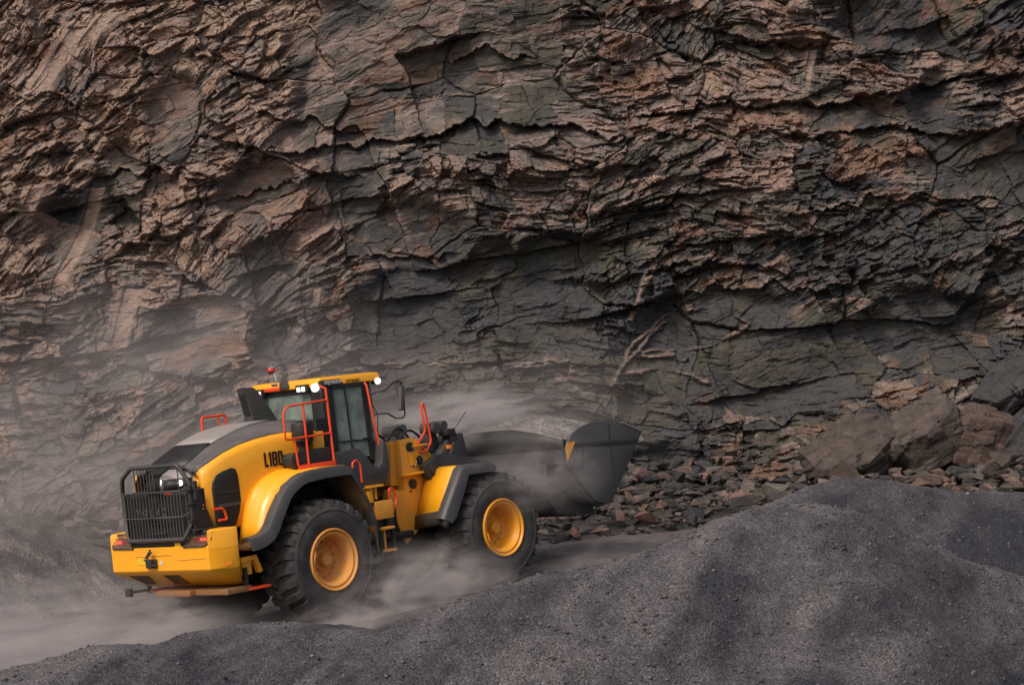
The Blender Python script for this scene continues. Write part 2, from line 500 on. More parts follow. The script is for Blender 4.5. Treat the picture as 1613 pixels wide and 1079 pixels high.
# ledges: list of (line [(u,z)...], protrusion, taper height)   (metres on the face)
LEDGES = [
    ([(-5.85, 8.15), (-4.64, 8.29), (-3.58, 8.41), (-2.51, 8.54), (-1.64, 8.6)], 0.45, 0.8),
    ([(-6.01, 7.5), (-4.94, 7.64), (-3.87, 7.81), (-3.07, 7.85)], 0.35, 0.5),
    ([(-1.98, 8.42), (-1.17, 8.7), (-0.37, 8.82), (0.56, 8.72), (1.48, 8.54), (2.52, 8.18)], 0.7, 1.0),
    ([(-1.22, 7.75), (0.1, 7.6), (1.16, 7.55), (2.23, 7.57), (3.44, 7.83)], 0.45, 0.9),
    ([(2.95, 8.69), (4.15, 8.82), (5.48, 8.89), (6.81, 8.82), (7.88, 8.9), (9.22, 9.2), (11.35, 9.31)], 0.75, 0.9),
    ([(5.45, 8.29), (6.77, 8.09), (8.11, 8.22), (9.42, 8.02), (11.29, 8.05)], 0.5, 0.7),
    ([(3.06, 8.28), (4.4, 8.41), (5.45, 8.23)], 0.35, 0.5),
    ([(-9.44, 8.08), (-8.37, 8.15), (-7.31, 8.07), (-6.12, 8.01)], 0.35, 0.5),
    ([(-10.48, 8.53), (-9.41, 8.67), (-8.48, 8.53)], 0.35, 0.6),
    ([(-8.72, 6.58), (-7.65, 6.63), (-6.59, 6.65)], 0.3, 0.5),
    ([(1.91, 6.68), (2.72, 6.8), (3.51, 6.8), (4.3, 6.66)], 0.35, 0.5),
    ([(2.78, 5.44), (3.71, 5.53), (4.77, 5.42), (5.96, 5.3)], 0.5, 0.6),
    ([(2.88, 4.77), (4.21, 4.94), (5.28, 4.97), (7.26, 4.78)], 0.35, 0.5),
    ([(-3.17, 6.02), (-2.1, 6.07), (-1.05, 5.91)], 0.25, 0.5),
    ([(-6.91, 10.73), (-5.99, 10.53), (-5.09, 9.97)], 0.35, 0.8),
    ([(-10.42, 9.72), (-9.61, 9.81), (-8.7, 9.5)], 0.35, 0.8),
    ([(-5.39, 9.19), (-4.21, 9.0), (-3.02, 8.8)], 0.35, 0.7),
    ([(5.89, 6.47), (7.09, 6.54), (8.29, 6.75), (10.85, 6.48)], 0.3, 0.6),
    ([(-4.34, 3.96), (-2.76, 3.67), (-1.43, 3.67), (1.21, 3.4)], 0.22, 0.4),
    ([(-1.09, 10.16), (-0.28, 10.39), (0.77, 10.2)], 0.4, 1.2),
    ([(4.25, 10.68), (5.56, 10.34), (7.27, 9.99)], 0.4, 1.0),
]
RIBS = [
    ([(1.62, 2.38), (2.12, 3.08), (2.69, 3.79), (3.25, 4.29), (3.93, 4.58), (4.59, 4.42), (5.1, 4.15)], 0.1, 0.16),
    ([(2.68, 3.59), (3.48, 3.61), (4.28, 3.7), (5.1, 4.12)], 0.08, 0.12),
    ([(2.33, 3.21), (3.06, 3.27), (3.72, 3.13), (4.11, 2.93), (4.6, 2.22)], 0.1, 0.14),
    ([(4.47, 2.16), (5.39, 2.09), (6.1, 1.55)], 0.1, 0.14),
    ([(-2.76, 3.67), (-1.7, 3.66), (-0.64, 3.5), (0.55, 3.5), (1.28, 3.53)], 0.05, 0.08),
    ([(2.59, 4.39), (2.9, 5.17), (3.19, 5.58)], 0.1, 0.12),
]
DRILL = [((-8.72, 7.8), (-9.74, 5.41), 0.17), ((-8.98, 11.29), (-10.02, 9.7), 0.2), ((-8.32, 11.6), (-9.1, 10.65), 0.16), ((-9.91, 7.9), (-10.46, 6.87), 0.15), ((-8.04, 5.58), (-8.44, 3.9), 0.2), ((-4.1, 5.4), (-4.25, 4.75), 0.1), ((6.87, 10.01), (6.62, 8.96), 0.08)]
SHEER = [(5.2, 3.46, 3.06, 1.33), (-0.04, 10.04, 1.00, 1.06), (-2.18, 4.64, 1.20, 1.46), (-5.35, 7.46, 0.80, 0.66), (-4.11, 8.39, 0.80, 0.53), (3.74, 3.53, 0.80, 1.20), (-2.09, 6.36, 1.46, 0.66), (8.94, 3.79, 1.46, 1.06), (-6.7, 4.61, 1.06, 0.80), (-2.98, 9.6, 0.93, 0.80), (-7.12, 9.28, 0.66, 0.80), (1.07, 5.8, 1.06, 0.53), (9.93, 7.46, 0.66, 0.66), ]

def cliff():
    us = np.concatenate([np.arange(-34, -18, 0.25), np.arange(-18, -12.2, 0.06), np.arange(-12.2, 12.6, 0.0240), np.arange(12.6, 18, 0.06), np.arange(18, 34, 0.25)])
    zs = np.concatenate([np.arange(-5, -3.0, 0.2), np.arange(-3.0, 12.2, 0.0240), np.arange(12.2, 15.5, 0.06), np.arange(15.5, 22, 0.25)])
    U, Zc = np.meshgrid(us, zs, indexing='ij')
    # warp
    wu = U + 0.8 * (fbm(U * 0.35, Zc * 0.35, 5, 3) - 0.5) + 0.16 * (fbm(U * 2.4, Zc * 2.4, 6, 4) - 0.5)
    wv = Zc + 0.8 * (fbm(U * 0.25, Zc * 0.35, 7, 3) - 0.5) + 0.12 * (fbm(U * 2.4, Zc * 2.6, 8, 4) - 0.5)
    # faulted rock mass: the bedding turns from block to block
    reg, rpl, red_ = cells((wu + 0.5 * (fbm(U * 1.1, Zc * 1.1, 9, 3) - 0.5)) / 2.6 + 3.3, wv / 2.0, 13)
    reg2, _, _ = cells(wu / 1.3 + 7.1, wv / 0.9, 14)
    dip = np.radians(12 + 46 * (reg - 0.5) + 22 * (reg2 - 0.5) + 10 * sstep(2, -8, U))
    a_ = wu * np.cos(dip) + wv * np.sin(dip)
    b_ = -wu * np.sin(dip) + wv * np.cos(dip)
    j1 = wu * 0.94 + wv * 0.34; j2 = wv * 0.94 - wu * 0.10
    D = -0.12 * Zc
    D = D + 0.80 * (facets(j1 / 3.4, j2 / 2.8, 11, 0.85, 'max', 0.45) - 0.3)
    D = D + 0.40 * facets(j1 / 1.30, j2 / 1.0, 21, 0.9, 'min', 0.35, (0, -0.22)) + 0.12 * reg + 0.30 * rpl
    zone = fbm(U * 0.20 + 3, Zc * 0.32, 51, 3) + 0.14 * np.exp(-((wv - 0.1 * wu - 7.4) / 1.3) ** 2) - 0.06 * np.exp(-(((U - 6.5) / 4.0) ** 2 + ((Zc - 3.6) / 1.9) ** 2))
    ledgy = sstep(0.44, 0.66, zone)
    # broad sheer faces with little broken relief
    sheer = sstep(0.56, 0.68, fbm(U * 0.33 + 11, Zc * 0.42 + 5, 53, 3))
    for cx, cz, rx, rz in SHEER:
        sheer = np.maximum(sheer, sstep(1.15, 0.75, np.hypot((wu - cx) / rx, (wv - cz) / rz)))
    ledgy = ledgy * (1 - sheer); rough = 1 - 0.78 * sheer
    val, pl, ed = cells(a_ / 0.80, b_ / 0.40, 41)
    D = D - 0.22 * sheer + rough * (0.10 * val + 0.34 * pl)
    vb, pb, eb = cells(a_ / 0.95, b_ / 0.24, 43)
    D = D + ledgy * (0.09 * vb + 0.20 * pb)
    D = D + rough * 0.17 * facets(a_ / 0.46, b_ / 0.27, 61, 1.1, 'max', 0.3, (0, -0.30))
    val2, pl2, ed2 = cells(a_ / 0.30, b_ / 0.115, 71)
    D = D + rough * (0.050 * val2 + 0.10 * pl2)
    D = D + rough * 0.085 * facets(a_ / 0.19, b_ / 0.10, 81, 1.1, 'min', 0.3, (0, -0.3))
    val4, pl4, ed4 = cells(a_ / 0.13, b_ / 0.055, 83)
    D = D + rough * (0.022 * val4 + 0.04 * pl4)
    # open joints
    D = D - 0.05 * rough * sstep(0.06, 0.0, ed) - 0.02 * rough * sstep(0.09, 0.0, ed2) - 0.09 * sstep(0.035, 0.0, red_) * sstep(0.45, 0.6, fbm(U * 0.9, Zc * 0.9, 99, 2))
    D = D + 0.20 * (fbm(a_ * 1.4, b_ * 1.8, 97, 5) - 0.5)
    pale = np.zeros(U.shape); rust = np.zeros(U.shape)
    for line, A, H in LEDGES:
        p = np.array(line)
        jag = 0.22 * (fbm(U * 3.2, U * 0 + A * 3, int(abs(p[0, 0]) * 100) % 97, 4) - 0.5) * 2
        s = (Zc - interp(line, U)) + jag
        win = sstep(p[0, 0] - 0.25, p[0, 0] + 0.35, U) * (1 - sstep(p[-1, 0] - 0.35, p[-1, 0] + 0.25, U))
        up = np.where(s > 0, np.clip(1 - s / H, 0, 1) ** 1.4, 0)
        lo = np.where(s <= 0, -0.45 * np.clip(1 + s / (0.5 * H), 0, 1), 0)
        D = D + 0.36 * A * win * (up + lo)
        pale = np.maximum(pale, 0.55 * win * np.where(s > 0, np.clip(1 - s / (0.16 + 0.1 * H), 0, 1), 0) * sstep(0.40, 0.6, fbm(U * 1.5, Zc * 1.5, 191, 2)))  # ledge tops painted paler, as if catching the light
    # thin pale ribs: raised seams standing off the darker face
    for line, w, A in RIBS:
        p = np.array(line)
        best = np.full(U.shape, 9.0)
        for (x0, y0), (x1, y1) in zip(line[:-1], line[1:]):
            L2 = (x1 - x0) ** 2 + (y1 - y0) ** 2
            tt = np.clip(((U - x0) * (x1 - x0) + (Zc - y0) * (y1 - y0)) / L2, 0, 1)
            best = np.minimum(best, np.hypot(U - x0 - tt * (x1 - x0), Zc - y0 - tt * (y1 - y0)))
        best = np.abs(best + 0.30 * (fbm(U * 1.6, Zc * 1.6, 201, 4) - 0.5) * sstep(0, 0.25, best + 0.2)) + 0.05 * (fbm(U * 9, Zc * 9, 207, 3) - 0.5)
        g = np.clip(1 - best / (0.65 * w), 0, 1) * sstep(0.24, 0.40, fbm(U * 2.2, Zc * 2.2, 205, 3))
        D = D + A * g ** 0.6
        pale = np.maximum(pale, 0.66 * np.clip(g * 1.4, 0, 1))
    # half-pipe drill marks
    for (x0, z0), (x1, z1), w in DRILL:
        xc = x0 + (x1 - x0) * (Zc - z0) / (z1 - z0)
        q = (U - xc) / w
        inside = (np.abs(q) < 1) & (Zc < max(z0, z1)) & (Zc > min(z0, z1))
        fade = sstep(min(z0, z1), min(z0, z1) + 0.5, Zc)
        ci = int(np.searchsorted(us, (x0 + x1) / 2))
        prof = D[ci - 12:ci + 13, :].max(axis=0); kk = 41
        prof = np.convolve(np.pad(prof, kk // 2, 'edge'), np.ones(kk) / kk, 'valid')[None, :]
        nb = np.exp(-(q / 2.2) ** 4) * fade * (Zc < max(z0, z1))
        D = D * (1 - 0.85 * nb) + 0.85 * nb * (prof + 0.03 * fbm(U * 4, Zc * 3, 76, 3))
        D = np.where(inside, D - 0.07 * fade * np.sqrt(np.clip(1 - q * q, 0, 1)), D)
        pale = np.where(inside, np.maximum(pale, fade * (0.80 + 0.5 * fbm(U * 3, Zc * 1.2, 77, 3)) * sstep(1.0, 0.6, np.abs(q))), pale)
    # lower right: slabs and talus standing forward of the face
    slab = sstep(4.6, 6.4, U) * sstep(2.6 + 0.28 * (U.clip(5, 13) - 5) * 1.0, 0.6, Zc)
    D = D + 1.7 * slab + 0.9 * slab * facets(a_ / 2.2, b_ / 1.1, 131, 0.9, 'max', 0.4)
    D = D + 0.25 * slab * val
    foot = sstep(0.9, -1.5, Zc - 0.05 * U)
    D = D + 1.6 * foot * (0.8 + 0.5 * fbm(U * 0.8, Zc * 0.9, 141, 4)) + 0.35 * foot * facets(U / 0.55, Zc / 0.4, 151, 1.0, 'max', 0.3)
    # left: dusty scree bulging out below
    scree = sstep(-3.2, -6.0, U) * sstep(4.2, -0.5, Zc)
    D = D * (1 - 0.35 * scree) + 1.4 * scree
    # ---- mineral colours, with warm light at upper left and lit ledge tops painted in
    big_n = fbm(a_ * 0.35, b_ * 0.5, 161, 4)
    mid_n = fbm(a_ * 1.1, b_ * 2.2, 162, 4)
    n3 = fbm(a_ * 0.5 + 40, b_ * 0.7, 163, 4)
    val3, _, ed3 = cells(a_ / 0.8, b_ / 0.34, 171)
    dark1 = np.array([0.042, 0.041, 0.043]); dark2 = np.array([0.054, 0.051, 0.041]); brown = np.array([0.115, 0.088, 0.073])
    pink = np.array([0.205, 0.145, 0.125]); tan = np.array([0.27, 0.20, 0.16]); rusty = np.array([0.17, 0.088, 0.055]); bluish = np.array([0.050, 0.053, 0.060])
    def L(a, b, f): return a * (1 - f[..., None]) + b * f[..., None]
    dark1 = np.array([0.050, 0.049, 0.052]); green = np.array([0.060, 0.058, 0.048]); gb = np.array([0.105, 0.092, 0.082]); greyp = np.array([0.150, 0.128, 0.118])
    col = L(np.broadcast_to(dark1, U.shape + (3,)), green, sstep(0.42, 0.56, n3))
    col = L(col, bluish, 0.8 * sstep(0.56, 0.64, fbm(a_ * 0.6 - 7, b_ * 0.9, 167, 4)))
    warm = 0.05 * sstep(1, -6, U) + 0.14 * sstep(3, -9, U) * sstep(1.5, 8.0, Zc) + 0.10 * np.exp(-((wv - 0.08 * wu - 7.2) / 1.2) ** 2) + 0.07 * sstep(8.5, 11.0, Zc) - 0.15 * np.exp(-(((U - 6.5) / 4.2) ** 2 + ((Zc - 3.8) / 2.2) ** 2)) - 0.10 * np.exp(-(((U + 1.0) / 3.0) ** 2 + ((Zc - 4.4) / 1.4) ** 2)) - 0.08 * np.exp(-(((U - 0.5) / 3.0) ** 2 + ((Zc - 10.0) / 1.2) ** 2)) + 0.12 * sstep(0.9, -0.4, Zc)  # upper-left rise paints warm light into the rock colour
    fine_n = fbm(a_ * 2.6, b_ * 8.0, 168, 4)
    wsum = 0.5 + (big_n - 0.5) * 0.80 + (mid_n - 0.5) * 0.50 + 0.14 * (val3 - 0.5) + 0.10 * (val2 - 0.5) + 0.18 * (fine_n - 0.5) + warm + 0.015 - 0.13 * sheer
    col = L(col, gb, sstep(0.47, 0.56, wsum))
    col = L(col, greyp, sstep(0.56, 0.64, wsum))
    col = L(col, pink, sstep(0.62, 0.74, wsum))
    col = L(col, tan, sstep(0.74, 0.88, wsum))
    streak = sstep(0.60, 0.72, fbm(a_ * 1.6 + 5, b_ * 15.0, 169, 3)) * sstep(0.44, 0.60, wsum + 0.04)
    col = L(col, np.array([0.24, 0.185, 0.165]), 0.7 * streak)
    col = L(col, rusty, 0.55 * sstep(0.58, 0.70, fbm(a_ * 0.9 + 9, b_ * 1.5, 165, 4) + 0.10 * sstep(-5, -9, U) * sstep(8, 10, Zc)) * sstep(0.42, 0.6, wsum + 0.1))  # rust patches, boosted at upper left to paint warm light
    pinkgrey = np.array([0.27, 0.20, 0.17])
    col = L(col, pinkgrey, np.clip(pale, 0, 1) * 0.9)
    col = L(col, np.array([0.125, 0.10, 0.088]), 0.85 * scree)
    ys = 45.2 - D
    o = grid_mesh('quarry_face', U, ys, Zc, M['rock'], smooth=False, attrs={'rock_tone': np.clip(col * np.array([0.98, 0.965, 0.95]), 0, 1)})
    return tag(o, kind='structure')
cliff()

# ------------------------------------------------------------------ ground, gravel heaps, rubble
def ground_z(x, y):
    """the haul road plane, rising gently to the right"""
    return 0.128 + (0.05817 * (x + 2.49) - 0.01238 * (y - 32.785)) / 0.99823
def ground():
    xs = axis_grid(-260, -13, 13, 260, 0.065, 3.0); ys = axis_grid(-120, 19, 45, 260, 0.065, 3.0)
    X, Y = np.meshgrid(xs, ys, indexing='ij')
    Z = ground_z(np.clip(X, -26, 26), np.clip(Y, 0, 60))
    near = np.exp(-(((X + 2.3) / 4.5) ** 2 + ((Y - 32.8) / 4.0) ** 2))
    Z = Z - 0.02 + (0.16 * (fbm(X * 0.5, Y * 0.5, 301, 4) - 0.5) + 0.05 * (fbm(X * 3, Y * 3, 302, 4) - 0.5)) * (1 - 0.85 * near)
    # wheel ruts running along the loader's way
    h = math.atan2(0.72896, 0.68387)
    c = -(X + 2.49) * math.sin(h) + (Y - 32.785) * math.cos(h)
    for o_ in (-1.15, 1.15, -2.6, 3.9):
        q = (c - o_ + 0.25 * np.sin(X * 0.3)) / 0.36
        Z = Z - 0.035 * np.exp(-q ** 4) + 0.03 * np.exp(-((np.abs(q) - 1.4) / 0.35) ** 2)
    o = grid_mesh('ground', X, Y, Z, M['road'])
    tag(o, kind='structure')
ground()
MOUND_PTS = []
def mound(name, ridge, front, back, sf, sb, rad, seed, bumps=0.10, fine=0.03, mat='gravel'):
    r = np.array(ridge)
    # smooth the crest line a little and resample it
    x0, x1 = r[0, 0], r[-1, 0]
    xs = np.arange(x0, x1, fine)
    yc = np.interp(xs, r[:, 0], r[:, 1]); zc = np.interp(xs, r[:, 0], r[:, 2])
    k = np.hanning(19); k /= k.sum()
    zc = np.convolve(np.pad(zc, 9, 'edge'), k, 'valid'); yc = np.convolve(np.pad(yc, 9, 'edge'), k, 'valid')
    t = np.concatenate([np.arange(-back, -0.5, fine * 2), np.arange(-0.5, front, fine)])
    S, T = np.meshgrid(xs, t, indexing='ij')
    YC = yc[:, None]; ZC = zc[:, None]
    f = np.where(T > 0, sf, sb)
    Z = ZC - f * (np.sqrt(T * T + rad * rad) - rad)
    Z = Z + bumps * (fbm(S * 0.9, T * 0.9, seed, 4) - 0.5) * (0.35 + np.clip(np.abs(T), 0, 1.5)) * 1.6
    Z = Z + 0.055 * (fbm(S * 3.5, T * 3, seed + 5, 5) - 0.5) + 0.024 * (fbm(S * 14, T * 14, seed + 8, 3) - 0.5)
    # runnels where gravel has slid down the front
    Z = Z - 0.05 * np.clip(T, 0, 1.2) * (vnoise(S * 2.2 + 0.3 * T, T * 0.35, seed + 9) - 0.5)
    # dry pale gravel near the crest, running down in tongues; damp and dark lower and on the right
    tong = fbm(S * 0.9 + 0.5 * T, T * 0.6 + 0.2 * S, seed + 12, 5) * 0.55 + fbm(S * 3.0 + 1.2 * T, T * 1.7, seed + 14, 4) * 0.45
    dry = 0.55 * np.exp(-(np.clip(T, 0, 9) / 0.7)) + 2.6 * (tong - 0.48) + 0.24
    dry = np.clip(dry, 0.0, 1.0)
    o = grid_mesh(name, S, YC - T, Z, M[mat], attrs={'dryness': np.repeat(dry[..., None], 3, -1)})
    MOUND_PTS.append((S, YC - T, Z))
    return tag(o, kind='structure')
RIDGE_NEAR = [(-2.98, 15.5, 0.86), (-2.44, 16, 1.06), (-2.0, 16.5, 1.31), (-1.77, 16.8, 1.46), (-1.48, 17, 1.61), (-1.08, 17.3, 1.75), (-0.67, 17.6, 1.86), (-0.36, 17.8, 1.93), (0.13, 18, 2.02), (0.41, 18.2, 2.03), (0.74, 18.3, 2.03), (1.08, 18.5, 2.1), (1.44, 18.7, 2.22), (1.74, 18.9, 2.32), (2.04, 19, 2.39), (2.38, 19, 2.41), (2.72, 19, 2.39), (3.03, 19.2, 2.29), (3.38, 19.6, 2.11), (3.74, 20.0, 1.91), (4.23, 20.4, 1.68), (4.9, 20.7, 1.42), (5.75, 20.9, 1.13), (7.33, 21.0, 0.85)]
RIDGE_RIGHT = [(0.47, 22, 1.21), (1.15, 22, 1.57), (1.69, 22, 1.8), (2.02, 22, 1.99), (2.36, 22, 2.15), (2.7, 22, 2.26), (3.03, 22, 2.41), (3.37, 22, 2.46), (3.82, 22, 2.39), (4.32, 22.2, 2.25), (4.82, 22.4, 2.18), (5.36, 22.6, 2.12), (6.39, 23, 2.01), (7.93, 23.5, 1.82), (10.6, 24, 1.57)]
RIDGE_LEFT = [(-7.03, 19, 0.73), (-6.03, 19.5, 0.99), (-5.34, 20, 1.07), (-4.98, 20, 1.14), (-4.81, 20.2, 1.16), (-4.52, 20.4, 1.21), (-4.18, 20.6, 1.26), (-3.87, 20.8, 1.25), (-3.67, 20.9, 1.22), (-3.46, 21, 1.27), (-3.22, 21.2, 1.3), (-2.9, 21.3, 1.32), (-2.53, 21.4, 1.3), (-2.12, 21.5, 1.25), (-1.7, 21.4, 1.2), (-1.21, 21.3, 1.13), (-0.71, 21.2, 0.93), (0.41, 21, 0.71)]
RIDGE_BANK = [(-15.72, 40, 2.42), (-12.16, 40, 1.88), (-10.5, 40, 1.55), (-9.79, 40, 1.36), (-9.2, 40, 1.15), (-8.62, 40, 0.86), (-8.04, 40, 0.56), (-7.48, 39.5, 0.31), (-6.82, 39, -0.02), (-6.07, 38.5, -0.41)]
RIDGE_BERM = [(0.41, 38.2, 0.25), (1.11, 38.3, 0.29), (2.03, 38.4, 0.34), (3.03, 38.6, 0.35), (4.38, 38.8, 0.4), (6.74, 39, 0.43), (9.3, 39.3, 0.45), (12.9, 40, 0.45)]
mound('gravel_mound', RIDGE_NEAR, 7.0, 4.0, 0.50, 0.55, 0.45, 401, 0.13, 0.026)
mound('gravel_mound', RIDGE_RIGHT, 6.0, 4.0, 0.50, 0.55, 0.40, 421, 0.13)
mound('gravel_mound', RIDGE_LEFT, 6.0, 3.5, 0.42, 0.50, 0.40, 441, 0.12)
mound('gravel_bank', RIDGE_BANK, 7.0, 4.0, 0.24, 0.30, 0.8, 461, 0.14, 0.05, 'dusty_gravel')
mound('gravel_bank', RIDGE_BERM, 1.6, 1.5, 0.35, 0.35, 0.25, 481, 0.06, 0.05)

def loose_gravel():
    """single stones lying loose on the heaps"""
    rg = np.random.default_rng(12)
    octa = np.array([(1, 0, 0), (-1, 0, 0), (0, 1, 0), (0, -1, 0), (0, 0, 1), (0, 0, -1)], float)
    tri = np.array([(0, 2, 4), (2, 1, 4), (1, 3, 4), (3, 0, 4), (2, 0, 5), (1, 2, 5), (3, 1, 5), (0, 3, 5)])
    P = []
    for (X, Y, Z), n in zip(MOUND_PTS[:3], (15000, 5000, 6000)):
        i = rg.integers(0, X.shape[0], n); j = rg.integers(0, X.shape[1], n)
        P.append(np.stack([X[i, j], Y[i, j], Z[i, j]], -1))
    P = np.concatenate(P); n = len(P)
    r = 0.007 + 0.022 * rg.random(n) ** 3.5
    V = octa[None] * (r[:, None, None] * rg.uniform(0.55, 1.3, (n, 6, 1)) * np.array([1, 1, 0.7])) + rg.normal(0, 0.18, (n, 6, 3)) * r[:, None, None]
    a = rg.uniform(0, 6.28, n); c, s = np.cos(a)[:, None], np.sin(a)[:, None]
    V = np.stack([V[..., 0] * c - V[..., 1] * s, V[..., 0] * s + V[..., 1] * c, V[..., 2]], -1) + P[:, None, :] + np.array([0, 0, 0.004])
    F = (tri[None] + 6 * np.arange(n)[:, None, None]).reshape(-1, 3).astype(np.int32)
    me = bpy.data.meshes.new('loose_gravel')
    me.vertices.add(n * 6); me.vertices.foreach_set('co', V.reshape(-1).astype(np.float32))
    me.loops.add(F.size); me.loops.foreach_set('vertex_index', F.ravel())
    me.polygons.add(len(F)); me.polygons.foreach_set('loop_start', np.arange(0, F.size, 3, dtype=np.int32))
    me.update(calc_edges=True)
    at = me.attributes.new('rock_tone', 'FLOAT_COLOR', 'POINT')
    k = rg.uniform(0.5, 1.6, n)[:, None] * np.array([0.105, 0.098, 0.102])
    cc = np.ones((n, 6, 4), np.float32); cc[..., :3] = k[:, None, :]
    at.data.foreach_set('color', cc.ravel())
    me.materials.append(M['rock'])
    o = bpy.data.objects.new('loose_gravel', me); C.objects.link(o)
    tag(o, 'loose grey stones scattered over the gravel mounds', 'gravel', kind='stuff')
loose_gravel()
def rock_bm(bm, c, size, rng, lay, force=None):
    """an angular broken stone: hull of random points on a squashed ball"""
    n = rng.randint(8, 12)
    vs_ = []
    q = Matrix.Rotation(rng.uniform(0, 6.28), 4, 'Z') @ Matrix.Rotation(rng.uniform(-0.5, 0.5), 4, 'X')
    dims = (size * rng.uniform(0.7, 1.5), size * rng.uniform(0.5, 1.0), size * rng.uniform(0.3, 0.7))
    tmp = bmesh.new()
    for _ in range(n):
        v = Vector((rng.gauss(0, 1), rng.gauss(0, 1), rng.gauss(0, 1))).normalized() * rng.uniform(0.85, 1.0)
        tmp.verts.new(q @ Vector((v.x * dims[0], v.y * dims[1], v.z * dims[2])))
    r = bmesh.ops.convex_hull(tmp, input=tmp.verts)
    junk = [g for g in r['geom_interior'] if isinstance(g, bmesh.types.BMVert)]
    bmesh.ops.delete(tmp, geom=junk, context='VERTS')
    bmesh.ops.bevel(tmp, geom=list(tmp.edges), offset=size * 0.03, segments=1, affect='EDGES')
    col = force or rng.choice([(0.045, 0.045, 0.05), (0.06, 0.055, 0.05), (0.11, 0.088, 0.076), (0.18, 0.130, 0.112), (0.20, 0.128, 0.105), (0.14, 0.12, 0.108), (0.07, 0.064, 0.06), (0.055, 0.052, 0.052)])
    k = rng.uniform(0.55, 0.95)
    mp = {}
    for v in tmp.verts:
        nv = bm.verts.new(v.co + Vector(c)); nv[lay] = (col[0] * k, col[1] * k, col[2] * k, 1); mp[v] = nv
    for f in tmp.faces:
        bm.faces.new([mp[v] for v in f.verts])
    tmp.free()
def talus_z(x, y):
    return ground_z(x, y) + 0.26 * max(0.0, y - 39.6) + 0.02
def rocks_to_obj(name, items, seed, force=None):
    bm = bmesh.new(); lay = bm.verts.layers.float_color.new('rock_tone')
    rng = random.Random(seed)
    for c, s in items:
        rock_bm(bm, c, s, rng, lay, force)
    me = bpy.data.meshes.new(name); bm.to_mesh(me); bm.free()
    me.materials.append(M['rock'])
    o = bpy.data.objects.new(name, me); C.objects.link(o)
    return o
rng = random.Random(5)
its = []
for k in range(5200):
    x = rng.uniform(-13, 14); y = rng.uniform(39.5, 43.6)
    if x < -0.5:
        y = rng.uniform(40.5, 44)
    if x > 6.0:
        y = rng.uniform(39.5, 41.3)
    s = 0.025 + 0.27 * rng.random() ** 4.0
    its.append(((x, y, talus_z(x, y) + s * 0.15), s))
rb = rocks_to_obj('rock_rubble', its, 6)
tag(rb, 'broken reddish and dark stones spread along the foot of the rock face', 'rubble', kind='stuff')
DARK, RED, GREY, BRN = (0.045, 0.045, 0.05), (0.22, 0.12, 0.095), (0.14, 0.125, 0.115), (0.10, 0.075, 0.062)
BOULD = [(1.0, 39.8, 0.24, RED, 'small reddish boulder nearest the bucket, below its lower corner'),
         (2.3, 40.1, 0.30, RED, 'larger reddish boulder at the foot of the rock face right of the bucket'),
         (3.25, 39.9, 0.34, DARK, 'dark angular boulder at the edge of the road right of the bucket'),
         (4.2, 39.9, 0.30, DARK, 'blackish boulder just above the crest of the gravel mound'),
         (4.9, 40.9, 0.42, GREY, 'pale grey boulder in the rubble above the gravel mound'),
         (1.9, 41.3, 0.32, GREY, 'pale grey boulder high in the rubble beside the bucket'),
         (6.3, 40.9, 0.55, BRN, 'big brown slab-like boulder behind the gravel mound'),
         (9.3, 40.8, 0.62, BRN, 'largest brown boulder at the right edge of the photo')]
for k, (x, y, s, col, lab) in enumerate(BOULD):
    o = rocks_to_obj('boulder', [((0, 0, 0), s)], 60 + k, col)
    o.location = (x, y, talus_z(x, y) + s * 0.25)
    tag(o, lab, 'boulder', 'boulders at the foot of the rock face')
def slab(c, d, rot, col, seed, lab):
    """big fallen slab: a cracked, tilted slice of bedding with broken edges"""
    rg = random.Random(seed)
    bm = bmesh.new(); lay = bm.verts.layers.float_color.new('rock_tone')
    n = 9
    outl = [(math.cos(2 * PI * k / n + rg.uniform(-0.2, 0.2)) * rg.uniform(0.72, 1.0), math.sin(2 * PI * k / n + rg.uniform(-0.2, 0.2)) * rg.uniform(0.7, 1.0)) for k in range(n)]
    for z in (-1, -0.35, 0.3, 1):
        for x, y in outl:
            k = rg.uniform(0.84, 1.0)
            bm.verts.new((x * k * d[0], y * k * d[1], (z + rg.uniform(-0.12, 0.12)) * d[2]))
    bmesh.ops.convex_hull(bm, input=bm.verts)
    for v in [v for v in bm.verts if not v.link_faces]:
        bm.verts.remove(v)
    for _ in range(4):
        bmesh.ops.subdivide_edges(bm, edges=[e for e in bm.edges if e.calc_length() > 0.07], cuts=1, use_grid_fill=True)
        bmesh.ops.triangulate(bm, faces=bm.faces)
    P = np.array([v.co[:] for v in bm.verts])
    cc = cells(P[:, 0] / 0.5 + seed, (P[:, 2] + P[:, 1]) / 0.26, seed)
    nz = 0.05 * (cc[0] - 0.5) + 0.10 * cc[1] + 0.03 * (fbm(P[:, 0] * 5, P[:, 2] * 9 + P[:, 1] * 3, seed, 5) - 0.5) + 0.09 * facets(P[:, 0] / 0.4, (P[:, 2] + P[:, 1]) / 0.3, seed + 3, 1.0, 'max', 0.3)
    bm.normal_update()
    for v, q in zip(bm.verts, nz):
        v.co += v.normal * q
        v[lay] = (*[c_ * 0.55 * (1 + q * 2.0) for c_ in col], 1)
    me = bpy.data.meshes.new('slab_boulder'); bm.to_mesh(me); bm.free(); me.materials.append(M['rock'])
    o = bpy.data.objects.new('slab_boulder', me); C.objects.link(o)
    o.location = c; o.rotation_euler = [math.radians(a) for a in rot]
    tag(o, lab, 'boulder', 'fallen slabs below the rock face')
slab((6.6, 42.1, 1.35), (1.35, 0.8, 0.42), (38, -20, 12), (0.105, 0.082, 0.072), 71, 'brown tilted slab rising behind the crest of the gravel mound')
